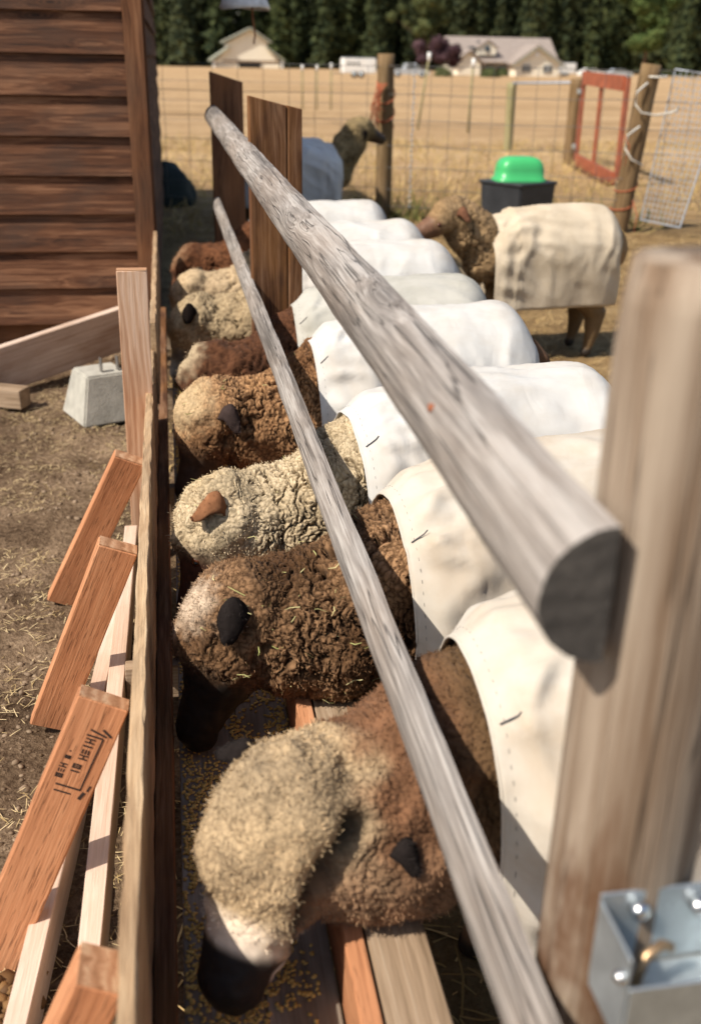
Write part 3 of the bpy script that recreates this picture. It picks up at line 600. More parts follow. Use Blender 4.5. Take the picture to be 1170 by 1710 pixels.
def make_coat(root, G, sk, mat, amp, skirt, seed):
    T = np.array([t[:4] for t in sk['torso']]); nu, nv = 110, 96; L_ = sk['ls']; x0, x1, xe = .397, .43+.66*L_, .43+.80*L_
    us = np.concatenate([np.linspace(x0, x1, 74, endpoint=False), x1+(xe-x1)*np.sin(np.linspace(0, 1, 36)*np.pi/2)]); th = np.linspace(-2.35, 2.35, nv)
    X = np.repeat(us, nv).reshape(nu, nv); TH = np.tile(th, (nu, 1))
    r = np.interp(us, T[:, 0], T[:, 3])+.022; r[:] = np.where(us < .52, np.interp(us, [.397, .52], [.196, .218]), r); r = np.where(us > .43+.5*L_, .230, r); zc = np.interp(us, T[:, 0], T[:, 2]); zc = np.where(us < .52, np.interp(us, [.397, .52], [.506, .545]), zc)
    cap = np.sqrt(np.clip(1-((us-x1)/(xe-x1+.0001)).clip(0, 1)**2, 0, 1)); r = r*np.maximum(cap, .02)
    r = r[:, None]; zc = zc[:, None]; A = np.abs(TH); sg = np.sign(TH)
    Y = np.where(A < 1.57, r*.98*np.sin(A), r*.98*(1-.16*(A-1.57)**1.5))*sg
    low = zc-(A-1.57)*.36*np.maximum(np.minimum(1, r/.15), .2); Z = np.where(A < 1.57, zc+r*np.cos(A), low)
    Q = np.c_[X.ravel(), (TH*.22).ravel(), np.zeros(X.size)+seed]
    drape = perlin(Q*[9, 5.5, 1]+[0, 0, 0]); dr2 = perlin(np.c_[Q[:, 0]*5+Q[:, 1]*9, Q[:, 1]*4-Q[:, 0]*3, Q[:, 2]+4])
    ridge = 1-np.abs(perlin(np.c_[Q[:, 0]*7-Q[:, 1]*5, Q[:, 1]*16+Q[:, 0]*4, Q[:, 2]+9]))*2.2
    fr = np.exp(-(Q[:, 0]-x0)/.30); rk = np.exp(-((Q[:, 0]-x1)/.14)**2)
    at_ = A.ravel(); rx = 1-np.abs(perlin(np.c_[Q[:, 0]*9+.5*perlin(Q*[4, 9, 1]), Q[:, 1]*3, Q[:, 2]+21]))*2.4
    rt = 1-np.abs(perlin(np.c_[Q[:, 0]*2.6-Q[:, 1]*4, Q[:, 1]*13+Q[:, 0]*5, Q[:, 2]+9]))*2.0
    d = amp*(.006*drape+.008*dr2+.012*rx.clip(-.8, 1)*sstep(.2, 1.3, at_)+(.019*fr+.003)*rt*sstep(x0, x0+.06, Q[:, 0])+.0012*fbm(Q*30, 2))
    d += .010*np.exp(-((Q[:, 0]-x0-.05)/.03)**2)
    rs = np.random.default_rng(int(abs(seed)*977) % 9973)   # pulled folds fanning out from the tie
    for ang in (-1.25, -.75, -.3, .1, .5, .95):
        ang += rs.normal(0, .12); ox, oy = x0+.015, -.145+rs.normal(0, .012); ca, sa = math.cos(ang), math.sin(ang); u = (Q[:, 0]-ox)*ca+(Q[:, 1]-oy)*sa; v = -(Q[:, 0]-ox)*sa+(Q[:, 1]-oy)*ca+.02*np.sin(u*9+rs.uniform(0, 6))
        w_ = .008+.05*np.clip(u, 0, 1); d += amp*rs.uniform(.006, .013)*np.exp(-(v/w_)**2)*sstep(0, .03, u)*np.exp(-np.clip(u, 0, 1)/rs.uniform(.12, .3))
    d *= sstep(0, .05, np.repeat(np.maximum(cap, .0), nv)); nrm = np.stack([np.zeros(X.size), np.sin(TH).ravel(), np.where(A.ravel() < 1.57, np.cos(TH).ravel(), 0)], 1)
    nrm[:, 0] += np.repeat(1-cap, nv)*1.2
    X = X-.045*(Z-.5)*np.exp(-(X-x0)/.12)   # the collar leans forward at the top
    V = np.c_[X.ravel(), Y.ravel(), Z.ravel()]+nrm*(d+.004)[:, None]
    i = np.arange(nu-1)[:, None]*nv; j = np.arange(nv-1)[None]; F = np.stack([i+j, i+nv+j, i+nv+j+1, i+j+1], -1).reshape(-1, 4)
    c = link('coat', npmesh('coat', V, F, True), mat, root, G); m = c.modifiers.new('thick', 'SOLIDIFY'); m.thickness = .004; m.offset = 0
    gr = V.reshape(nu, nv, 3); row = gr[1]; rim = row+np.c_[np.zeros(nv), np.sin(th)*.002, np.cos(th)*.002]
    link('hem', npmesh('hem', *tube_arrays(gr[0], .0028, 6), True), mat, c, G)
    ln = gr[2]+np.c_[np.zeros(nv), np.sin(th), np.cos(th)]*.0032; st = [tube_arrays(np.array([ln[k], ln[k]*.4+ln[k+1]*.6]), .0004, 4) for k in range(0, nv-1, 2)]
    link('stitching', npmesh('stitching', *joined(st)), M_THREAD, c, G)['kind'] = 'stuff'
    k = int(nv*.36); a = gr[2, k]; b = gr[3, k]+[.0, -.004, .006]
    link('tie', npmesh('tie', *tube_arrays([a+[-.006, -.002, .0], a+[0, -.004, .005], b+[.006, -.006, .007], b+[.013, -.004, .014]], .0013, 5), True), M_THREAD, c, G)
DKBROWN = (.085, .042, .019)
def s1col(V, C, along, off, face, Q):
    # brown neck, pale crown, black muzzle with a white lip fleck and a flesh-pale patch over the nose
    k = sstep(.165, .235, V[:, 0]+.05*fbm(Q*13, 2)+.45*np.clip(V[:, 1]-.0, -.07, .06))[:, None]; C = C*(1-k)+np.array((.17, .085, .045))*k*(1+.4*perlin(Q*25)[:, None])
    k = sstep(.30, .40, V[:, 0]+.02*perlin(Q*18))[:, None]; C = C*(1-k)+np.array((.115, .068, .034))*k*(1+.3*perlin(Q*25)[:, None])
    k = (sstep(.115, .15, V[:, 0]+.02*perlin(Q*22))*sstep(.52, .44, V[:, 2]))[:, None]*.85; C = C*(1-k)+np.array((.27, .155, .088))*k*(1+.5*fbm(Q*20, 2)[:, None])
    k = (sstep(.086, .100, along-.28*(V[:, 0]-.055)+.006*perlin(Q*40))*(off < .1))[:, None]; C = C*(1-k)+np.array((.012, .011, .012))*k
    k = (sstep(.045, .075, along)*sstep(.115, .095, along)*(off < .1)*sstep(.10, .05, V[:, 0]))[:, None]*.8; C = C*(1-k)+np.array((.86, .72, .58))*k
    k = sstep(.030, .020, np.linalg.norm(V-np.array([.080, -.170, .330]), axis=1))[:, None]; C = C*(1-k)+np.array((.62, .57, .5))*k
    return C

def near(w, loc, yaw=0.):   # world point into a sheep's own frame
    v = Matrix.Rotation(-yaw, 3, 'Z') @ Vector((w[0]-loc[0], w[1]-loc[1], w[2])); return v[:]
L1 = (.0, 1.235)
make_sheep('nearest feeding sheep with tan woolly crown and black muzzle over the corn', L1, .0, feeding(-.170, (.105, .495), (.026, .300), 1.14, mz=1.14), (.43, .315, .19), (.62, .49, .36), voxel=.0052, staple=.0088, amp=1.0, folds=.3, fine=True,
    tufts=40000, tuft_len=.0062, coat=M_COATC, colfn=s1col, facelen=.075, earpos={-1: (near((.262, 1.105, .50), L1), (.75, -.5, -.25)), 1: (near((.050, 1.30, .565), L1), (-.75, .25, .35))}, ears=((-1, .6), (1, .8)), fold_dark=.1,
    crease=[near(p, L1) for p in ((.205, 1.085, .545), (.165, 1.07, .50), (.132, 1.065, .445), (.112, 1.075, .38), (.10, 1.085, .32))])
L2 = (0, 1.80)
make_sheep('dark chocolate-brown feeding sheep with grey poll and black ear, second from the round post', L2, .04, feeding(-.085, (.070, .485), (-.012, .262), 1.15), DKBROWN, (.012, .010, .009), (.48, .37, .27), .085, .005, .0100, 1.35,
    46000, .006, (.40, .235, .125), M_COATC, hay=70, facelen=.03, fine=True, folds=1.25, earpos={-1: ((.07, -.124, .578), (-.35, -.55, -.45))})
L3 = (0, 2.30)
make_sheep('cream-woolled feeding sheep with orange-brown ear, third from the round post', L3, .08, feeding(-.115, (.062, .485), (-.014, .262), 1.12), (.43, .335, .21), (.07, .03, .02), None, .1, .0054, .0095, 1.2, 26000, .006, (.66, .54, .37), M_COAT, earc=(.26, .12, .06), eye=True, facelen=.025, eyepos=(.0, -.13, .425), hay=14, fold_dark=.75, folds=1.2, fine=True,
    earpos={-1: ((.058, -.128, .571), (-.9, -.15, .02))})
make_sheep('mid-brown feeding sheep with curly tan poll and slate ear', (0, 3.06), .02, feeding(-.11, (.075, .49), (-.006, .265), 1.17), (.125, .058, .026), (.05, .03, .02), (.46, .335, .195), .12, .006, .0105, 1.3, 16000, .006, (.48, .275, .135), M_COAT, facelen=.05, earc=(.05, .035, .032), hay=14, fine=True, folds=1.2,
    earpos={-1: ((.115, -.15, .545), (.75, -.45, -.3))})
make_sheep('reddish-brown sheep with pale grey poll in soiled grey coat, half hidden behind its mid-brown neighbour', (0, 3.57), -.02, feeding(-.03, (.085, .475), (.01, .28), 1.08), (.075, .032, .017), (.03, .02, .015), (.40, .31, .2), .10, .008, .014, 1., 8000, .008, (.16, .07, .035), M_COATG)
make_sheep('buff feeding sheep with black ear and dark folds, beside the brown plank', (0, 4.35), -.04, feeding(-.10, (.052, .485), (-.014, .265), 1.08, ls=.95), (.36, .265, .155), (.10, .085, .075), None, .1, .0065, .012, .9, 12000, .008, (.50, .39, .245), M_COAT, earc=(.012, .009, .008), facelen=.075,
    earpos={-1: ((.039, -.124, .564), (-.1, -.7, -.3))})
make_sheep('pale cream feeding sheep tucked between the buff and the rust-brown sheep', (0, 4.92), -.04, feeding(-.02, (.06, .475), (-.01, .28), 1.05, ls=.95), (.42, .31, .19), (.2, .13, .08), None, .1, .008, .016, .8, 6000, .009, (.52, .40, .26), M_COAT, earc=(.2, .1, .06))
make_sheep('rust-brown feeding sheep farthest along the trough', (0, 5.66), -.02, feeding(0., (.07, .475), (-.01, .28), 1.05, ls=.9), (.105, .042, .02), (.05, .025, .015), (.24, .14, .08), .1, .008, .016, .6, 8000, .010, (.2, .085, .04), M_COAT)
make_sheep('tan-coated sheep with brown face standing side-on in the open pen', (1.24, 5.42), .05, standing(.02, .9), (.30, .195, .10), (.17, .085, .048), None, .1, .0065, .012, .7, 12000, .009, (.42, .29, .16), M_COATT, coat_amp=.9, earpos={-1: ((.20, -.14, .80), (.55, -.75, .1))}, earc=(.16, .075, .045), eye=True, facelen=.075, earup=.5, skirt=.33)
make_sheep('olive-brown sheep in bluish coat looking right beside the twine-wrapped post', (1.86, 9.5), math.pi+.1, standing(.12), (.25, .185, .095), (.05, .03, .02), None, .1, .008, .016, .6, 6000, .012, (.34, .26, .14), M_COATB, eartag=True, facelen=.06, size=1.09)
# ------------------------------------------------------------------ fences beyond the pen
def rpost(name, base, top, r, mat, parent, seg=12):
    base, top = Vector(base), Vector(top); d = top-base; L = d.length; n = 14; xs = np.linspace(0, L, n)
    pts = np.c_[xs, .006*perlin(np.c_[xs*2, 0*xs, 0*xs+base.x*9]), .006*perlin(np.c_[xs*2, 0*xs, 0*xs+base.y*9])]
    V, F = tube_arrays(pts, r*(1+.05*perlin(np.c_[xs*3, 0*xs, 0*xs])), seg); M = axis_mat(base, d, (0, 1, 0)); return link(name, npmesh(name, V, F, True), mat, parent, M)
def wires(name, runs, mat, parent): return link(name, npmesh(name, *joined([tube_arrays(p, r, 4, False) for p, r in runs])), mat, parent)
wf = thing('wire_fence', 'woven wire fence with two weathered round posts behind the pen', 'wire fence', (2.15, 10.9, 0))
rpost('post', (2.15, 10.9, -.2), (2.13, 10.9, 1.57), .085, M_FPOST, wf); rpost('post', (4.31, 9.88, -.2), (4.46, 9.86, 1.52), .095, M_FPOST, wf)
def fence_run(a, b, hts, step, r=.0025, sag=.02):
    a, b = np.array(a, float), np.array(b, float); L = np.linalg.norm(b-a); runs = []; n = 14; t = np.linspace(0, 1, n)[:, None]
    for h in hts:
        p = a+(b-a)*t; w = sag*perlin(np.c_[t*L*1.1, t*0+h*5, t*0+a[0]]); p = np.c_[p[:, :2], h+w]; runs.append((p, r*1.25))
    for k in range(int(L/step)+1):
        q = a+(b-a)*(k*step/L); m = 7; zz = np.linspace(hts[0], hts[-1], m); wx = .016*perlin(np.c_[zz*3, zz*0+k, zz*0+a[0]*3]); runs.append((np.c_[q[0]+wx, q[1]+0*zz, zz], r))
    return runs
HT = [.12, .30, .50, .72, .95, 1.2, 1.46]
wires('wire_mesh', fence_run((-2.6, 12.6), (2.15, 10.82), HT, .27), M_WIRE, wf); wires('wire_mesh', fence_run((2.15, 10.82), (4.34, 9.80), HT, .21), M_WIRE, wf); wires('wire_mesh', fence_run((4.42, 9.80), (7.2, 8.9), HT, .21), M_WIRE, wf)
ch = [(2.38+.006*math.sin(k*2.2), 10.70, .1+k*.05) for k in range(28)]; link('chain', npmesh('chain', *joined([tube_arrays([np.array(c), np.array(c)+[.004, 0, .024], np.array(c)+[0, 0, .047]], [.004, .009, .004], 5) for c in ch])), M_WIREB, wf)
def coil(c, r, z0, z1, turns, wr, mat, name, label, cat, tilt=.02, tails=()):
    o = thing(name, label, cat, (c[0], c[1], z0)); n = int(turns*18); t = np.linspace(0, turns*2*np.pi, n)
    pts = np.c_[c[0]+c[2]*(z0+(z1-z0)*t/t[-1])+r*np.cos(t), c[1]+r*np.sin(t), z0+(z1-z0)*t/t[-1]+tilt*np.sin(t)]; tube('loop', pts, wr, mat, o, 5)
    for tl in tails: tube('strand', tl, wr*.8, mat, o, 4)
    return o
tl = [[(2.07+random.uniform(-.05, .06), 10.80, 1.30), (2.03+random.uniform(-.07, .05), 10.77, 1.15+random.uniform(-.1, .1)), (2.02+random.uniform(-.08, .1), 10.77, .95+random.uniform(-.12, .15))] for k in range(12)]
coil((2.14, 10.9, 0), .094, .88, 1.32, 2.6, .006, M_TWINE, 'baling_twine', 'frayed orange twine wound round the middle fence post', 'twine', .06, tl)
coil((4.31, 9.88, .13), .105, .12, .50, 2.2, .006, M_TWINE, 'baling_twine', 'orange twine wound low round the leaning fence post', 'twine', .03, [[(4.40, 9.77, .3), (4.46, 9.75, .15), (4.44, 9.74, .0)], [(4.24, 9.78, .9), (4.30, 9.77, .8), (4.27, 9.77, .62)]])
rp = thing('white_rope', 'white rope looped round the upper part of the leaning post', 'rope', (4.46, 9.86, 1.0))
t = np.linspace(0, 2*np.pi, 30)
tube('loop', np.c_[4.50+.115*np.cos(t), 9.86+.115*np.sin(t), 1.42+.01*np.sin(t)], .010, M_ROPE, rp, 6)
tube('loop', [(4.40, 9.76, 1.36), (4.30, 9.74, 1.28), (4.29, 9.73, 1.17), (4.36, 9.73, 1.10), (4.50, 9.73, 1.08), (4.66, 9.74, 1.10), (4.74, 9.75, 1.14)], .010, M_ROPE, rp, 6)
tube('loop', [(4.37, 9.75, .98), (4.26, 9.74, .90), (4.24, 9.73, .78), (4.32, 9.73, .68), (4.44, 9.73, .63)], .010, M_ROPE, rp, 6)
pn = thing('wire_hurdle', 'stiff bluish wire hurdle propped beside the leaning post', 'hurdle', (4.7, 9.6, 0))
a0, a1, b0, b1 = (np.array(p) for p in ((4.50, 9.75, .12), (4.72, 9.35, .10), (4.70, 9.85, 1.48), (5.05, 9.45, 1.42)))
runs = [([a0, a1], .008), ([b0, b1], .008), ([a0, b0], .007), ([a1, b1], .010)]
for k in range(1, 9): f = k/9; runs.append(([a0+(a1-a0)*f, b0+(b1-b0)*f], .0035))
for k in range(1, 26): f = k/26; runs.append(([a0+(b0-a0)*f, a1+(b1-a1)*f], .0028))
wires('mesh', runs, M_WIREB, pn)
gt = thing('wooden_gate', 'red-brown wooden gate standing open behind the leaning post', 'gate', (6.4, 17, 0))
g0, g1 = Vector((6.42, 16.6, 0)), Vector((5.92, 13.75, 0)); dv = g1-g0
beam('stile', g0+Vector((0, 0, .02)), g0+Vector((0, 0, 1.42)), .14, .05, dv, M_GATE, gt); beam('stile', g1+Vector((0, 0, .08)), g1+Vector((0, 0, 1.36)), .14, .05, dv, M_GATE, gt)
m = g0+dv*.46; beam('stile', m+Vector((0, 0, .05)), m+Vector((0, 0, 1.38)), .10, .04, dv, M_GATE, gt)
for z, w in ((1.32, .19), (.12, .16)): beam('gate_rail', g0+dv*.02+Vector((-.03, 0, z)), g1-dv*.02+Vector((-.03, 0, z-.03)), w, .045, (0, 0, 1), M_GATE, gt)
tube('brace_pole', [g0+dv*.02+Vector((-.08, 0, .02)), g0+dv*.6+Vector((-.09, 0, -.0)), g1+Vector((-.10, 0, .03))], .03, M_PLANKD, gt)
for z in (.3, 1.12): link('hinge', box_mesh(.05, .14, .07, .004), M_GALV, gt, Matrix.Translation((6.38, 16.62, z)))
ff = thing('pasture_fence', 'far pasture fence of two round posts joined by a grey pipe', 'fence', (6.3, 19, 0))
rpost('post', (6.28, 19.8, -.1), (6.26, 19.8, 1.18), .085, M_GPOST, ff); rpost('post', (6.50, 17.1, -.1), (6.50, 17.1, 1.30), .11, M_FPOST, ff); tube('pipe', [(6.27, 19.8, 1.17), (6.46, 17.1, 1.24)], .022, M_WIREB, ff)
wires('wire', [([(6.27, 19.8, h), (-9, 24., h)], .004) for h in (.4, .75, 1.1)], M_WIRE, ff)
for (x, y, h, lab, ln) in ((4.9, 37.1, 1.3, 'thin green steel post far out in the field, middle of the trio', 0), (4.4, 37., 1.3, 'thin green steel post far out in the field, leftmost of the trio', 0), (5.42, 37.3, 1.35, 'thin green steel post far out in the field, right of the trio', 0),
    (6.13, 26, 1.62, 'leaning green steel post with white tip in front of the farmhouse shrubs', .22), (6.95, 25, 1.5, 'slim green steel post standing before the farmhouse porch', .04)):
    tp = thing('steel_post', lab, 'post', (x, y, 0), 'green steel posts in the field'); z = float(gz(y)); tube('shaft', [(x-ln, y, z-.1), (x, y, z+h)], .028, M_GPOST, tp, 5); tube('cap', [(x, y, z+h-.10), (x, y, z+h+.1)], .045, M_TAGW, tp, 6)
# waterer
wt = thing('livestock_waterer', 'black box waterer with bright green domed lid behind the tan-coated sheep', 'waterer', (3.1, 9.6, 0))
Wm = Matrix.Translation((3.12, 9.45, 0)) @ Matrix.Rotation(.55, 4, 'Z')
bm = bmesh.new(); bmesh.ops.create_cube(bm, size=1)
for v in bm.verts: k = .245 if v.co.z > 0 else .225; v.co = Vector((math.copysign(k, v.co.x), math.copysign(k, v.co.y), .50 if v.co.z > 0 else -.02))
bmesh.ops.bevel(bm, geom=bm.edges[:], offset=.012, segments=2, affect='EDGES'); link('tank', bmdone(bm, 'tank'), M_BLACKP, wt, Wm)
link('rim', box_mesh(.515, .515, .03, .008), M_BLACKP, wt, Wm @ Matrix.Translation((0, 0, .505)))
n_, V = 28, []
for zf, k in ((0, 1.10), (.02, 1.10), (.028, 1.0), (.10, .98), (.15, .92), (.185, .80), (.205, .6), (.21, .3)):
    for a in np.arange(n_)*2*np.pi/n_:
        c, s_ = math.cos(a), math.sin(a); e = .45; V.append((math.copysign(abs(c)**e, c)*.215*k, math.copysign(abs(s_)**e, s_)*.155*k, .52+zf))
i_ = np.arange(7)[:, None]*n_; j_ = np.arange(n_)[None]; k_ = (j_+1) % n_; Fq = np.stack([i_+j_, i_+k_, i_+n_+k_, i_+n_+j_], -1).reshape(-1, 4); V.append((0, 0, .731)); Ft = np.stack([7*n_+np.arange(n_), 7*n_+(np.arange(n_)+1) % n_, np.full(n_, 8*n_)], 1)
link('lid', npmesh('lid', V, [Fq, Ft], True), M_GREEN, wt, Wm @ Matrix.Rotation(-.55, 4, 'Z'))
# tarp heap in the shed's shade
bm = bmesh.new(); bmesh.ops.create_icosphere(bm, subdivisions=4, radius=1); P_ = np.array([v.co[:] for v in bm.verts]); Fh = np.array([[v.index for v in f.verts] for f in bm.faces]); bm.free()
P_ *= (1+.10*fbm(P_*2.2, 3)[:, None]); P_[:, 2] = np.maximum(P_[:, 2], -.1); P_ = P_*[.36, .34, .42]+[-.13, 12.1, .02]
tag(link('tarp_heap', npmesh('tarp_heap', P_, Fh, True), M_TARP), 'dark rounded tarp heap half hidden behind the shed corner', 'tarp')
# hanging white shade
hs = thing('hanging_shade', 'crumpled white shade hanging at the top edge with a rusty cord', 'lamp shade', (.46, 6.7, 1.77))
nn = 24; V = []
for k, (r_, z_) in enumerate(((.10, 1.93), (.115, 1.85), (.135, 1.80), (.150, 1.772), (.142, 1.766), (.125, 1.785))):
    for a in np.arange(nn)*2*np.pi/nn: V.append((.458+r_*math.cos(a)*(1+.05*math.sin(3*a)), 6.7+.7*r_*math.sin(a), z_+.008*math.sin(2*a+k)))
i_ = np.arange(5)[:, None]*nn; j_ = np.arange(nn)[None]; k_ = (j_+1) % nn
link('shade', npmesh('shade', V, np.stack([i_+j_, i_+k_, i_+nn+k_, i_+nn+j_], -1).reshape(-1, 4), True), plain('crumpled_white_metal', (.8, .78, .75), .45, .35, 14, .3, 30), hs)
tube('cord', [(.50, 6.7, 1.86), (.502, 6.7, 1.72), (.515, 6.7, 1.63), (.505, 6.7, 1.58)], .005, M_RUST, hs, 5); tube('hanger_wire', [(.45, 6.7, 1.92), (.45, 6.7, 2.6), (-.11, 6.7, 2.75)], .004, M_WIRE, hs, 5)
# ------------------------------------------------------------------ farm buildings, far behind the field
M_CREAM = plain('cream_siding', (.80, .74, .61), .8, .06, 1.5, .1, 8); M_ROOFB = plain('brown_shingle', (.30, .25, .22), .9, .15, 2, .3, 12); M_ROOFG = plain('green_grey_roof', (.34, .345, .28), .7, .12, 1, .1, 6)
M_DARK = plain('dark_opening_and_shade', (.025, .022, .02), .9, .2); M_GLASS = plain('window_glass', (.06, .08, .10), .15, .2, 3, 0, 5, .6); M_WHITE = plain('white_paint', (.8, .79, .76), .5, .06, 1, 0, 5)
def prism(name, pts, y0, y1, mat, parent):   # closed polygon in x,z pulled along y
    n = len(pts); V = [(x, y0, z) for x, z in pts]+[(x, y1, z) for x, z in pts]; bm = bmesh.new(); vs = [bm.verts.new(v) for v in V]
    bm.faces.new(vs[:n]); bm.faces.new(vs[n:][::-1])
    for k in range(n): bm.faces.new((vs[k], vs[(k+1) % n], vs[n+(k+1) % n], vs[n+k]))
    return link(name, bmdone(bm, name), mat, parent)
def bx(name, x0, x1, y0, y1, z0, z1, mat, parent, bev=0): return link(name, box_mesh(x1-x0, y1-y0, z1-z0, bev), mat, parent, Matrix.Translation(((x0+x1)/2, (y0+y1)/2, (z0+z1)/2)))
def slab(name, a, b, y0, y1, t, mat, parent): (x0, z0), (x1, z1) = a, b; return prism(name, [(x0, z0), (x1, z1), (x1, z1+t), (x0, z0+t)], y0, y1, mat, parent)
bb = float(gz(318)); fb = thing('farm_barn', 'cream monitor-roofed barn with dark doorway at the far field edge', 'barn', (22.5, 318, bb))
prism('wall', [(13.2, bb-.3), (31.2, bb-.3), (31.2, 1.2), (27.9, 4.2), (27.9, 5.9), (23.1, 9.0), (16.6, 5.6), (16.6, 4.), (13.2, 1.0)], 318, 334, M_CREAM, fb)
for a, b in (((11.6, .7), (17.2, 4.3)), ((27.5, 4.4), (32.6, .9)), ((15.4, 5.6), (23.1, 9.15)), ((23.1, 9.15), (28.9, 5.6))): slab('roof', a, b, 316.6, 335, .45, M_ROOFG, fb)
bx('doorway', 19.6, 25.9, 317.8, 318.2, bb-.1, bb+1.55, M_DARK, fb); bx('lower_wall_band', 15.1, 31, 317.85, 318.1, bb+1.56, bb+2.0, M_CAP, fb)
bx('porch_post', 12.2, 12.9, 317, 317.6, bb-.2, .9, M_WHITE, fb); bx('porch_post', 31.6, 32.2, 317, 317.6, bb-.2, .9, M_WHITE, fb)
for k in range(4): bx('clerestory_window', 16.4, 16.58, 319+k*3.4, 321.4+k*3.4, 4.3, 5.5, M_WHITE, fb)
hb = float(gz(196)); fh = thing('farmhouse', 'cream farmhouse with brown gabled roof, dormer and garage wing beyond the field', 'house', (60, 196, hb))
bx('wall', 51.6, 62.2, 198, 207, hb-.3, 1.9, M_CREAM, fh)
def yroof(name, x0, x1, ye, yr, ze, zr, mat):
    bm = bmesh.new(); V = [(x0, ye, ze), (x1, ye, ze), (x1, yr, zr), (x0, yr, zr), (x1, 2*yr-ye, ze), (x0, 2*yr-ye, ze)]; V += [(x, y, z-.22) for x, y, z in V]; vs = [bm.verts.new(v) for v in V]
    for f in ((0, 1, 2, 3), (3, 2, 4, 5), (7, 6, 9, 8), (8, 9, 11, 10), (0, 6, 7, 1), (5, 4, 10, 11), (0, 3, 9, 6), (3, 5, 11, 9), (1, 7, 8, 2), (2, 8, 10, 4)): bm.faces.new([vs[q] for q in f])
    return link(name, bmdone(bm, name), mat, fh)
yroof('roof', 50.6, 71.0, 196.6, 203, 1.8, 6.0, M_ROOFB)
prism('garage_wall', [(61.6, hb-.3), (69.8, hb-.3), (69.8, 1.75), (65.5, 4.35), (61.6, 1.75)], 193.5, 203, M_CREAM, fh); slab('garage_roof', (60.9, 1.35), (65.5, 4.5), 192.8, 201.5, .28, M_ROOFB, fh); slab('garage_roof', (65.5, 4.5), (70.6, 1.35), 192.8, 201.5, .28, M_ROOFB, fh)
slab('gable_trim', (60.9, 1.05), (65.5, 4.2), 192.7, 192.95, .28, M_ROOFG, fh); slab('gable_trim', (65.5, 4.2), (70.6, 1.05), 192.7, 192.95, .28, M_ROOFG, fh)
prism('left_gable_wall', [(51.4, hb-.3), (55.6, hb-.3), (55.6, 1.6), (53.4, 3.3), (51.4, 1.9)], 195.2, 200, M_CREAM, fh); slab('gable_roof', (53.4, 3.4), (56.4, 1.2), 194.6, 200, .25, M_ROOFB, fh); slab('gable_roof', (50.4, 1.5), (53.4, 3.4), 194.6, 200, .25, M_ROOFB, fh)
dm = prism('dormer', [(55.6, 2.9), (58.9, 2.9), (58.9, 4.1), (57.3, 5.2), (55.6, 4.1)], 197.2, 201, M_CREAM, fh); bx('window', 56.8, 57.7, 197.05, 197.2, 3.4, 4.4, M_GLASS, fh); slab('dormer_roof', (55.2, 3.95), (57.3, 5.3), 196.9, 201, .2, M_ROOFB, fh); slab('dormer_roof', (57.3, 5.3), (59.3, 3.95), 196.9, 201, .2, M_ROOFB, fh)
for x in (62.9, 66.9):
    w = bx('window', x, x+1.5, 193.35, 193.5, .15, 1.35, M_GLASS, fh); bx('window_frame', x+.7, x+.8, 193.28, 193.345, .15, 1.35, M_WHITE, w); bx('window_frame', x-.1, x+1.6, 193.28, 193.345, 1.36, 1.48, M_WHITE, w)
bx('painted_porch_shade', 56.2, 61.5, 197.75, 197.98, hb, 1.2, M_DARK, fh); bx('skylight', 54.2, 55.3, 198.0, 199.2, 3.9, 4.3, M_GLASS, fh); bx('skylight', 56., 57., 199.6, 200.4, 4.9, 5.2, M_GLASS, fh); lv = bx('gable_vent', 65.1, 65.9, 193.3, 193.48, 2.7, 3.5, M_WHITE, fh)  # the dark panel on the wall paints the shade under the porch roof
for x in (56.6, 58.9, 61.2): bx('porch_post', x, x+.25, 196.9, 197.15, hb, 1.7, M_CAP, fh)
# vehicles parked by the buildings
def wheel(x, y, z, parent, r=.36):
    w = link('wheel', npmesh('wheel', *tube_arrays([(x, y-.1, z), (x, y+.1, z)], r, 14)), M_BLACKP, parent); link('rim', npmesh('rim', *tube_arrays([(x, y-.115, z), (x, y-.101, z)], r*.55, 12)), M_GALV, w)
def trailer(lab, x, y, w, h):
    z = float(gz(y)); t = thing('trailer', lab, 'trailer', (x, y, z)); bx('body', x-w/2, x+w/2, y, y+2, z+.45, z+h, M_WHITE, t, .12); bx('roof', x-w/2+.05, x+w/2-.05, y+.02, y+1.98, z+h+.003, z+h+.06, M_WIREB, t, .02)
    for k in (-.6, .2): wheel(x+k, y+.05, z+.36, t)
    for k in range(3): bx('window', x-w*.36+k*.55, x-w*.36+k*.55+.3, y-.02, y-.004, z+h*.68, z+h*.80, M_GLASS, t)
    bx('door', x+w*.18, x+w*.36, y-.025, y-.004, z+.55, z+h*.9, M_TAGW, t); tube('hitch', [(x-w/2, y+1, z+.5), (x-w/2-1, y+1, z+.5)], .06, M_WIRE, t, 6)
trailer('white box trailer parked left of the twine-wrapped post', 21.6, 126, 3.9, 2.1); trailer('white trailer parked at the right end of the farmhouse', 76.6, 208, 4.0, 2.4)
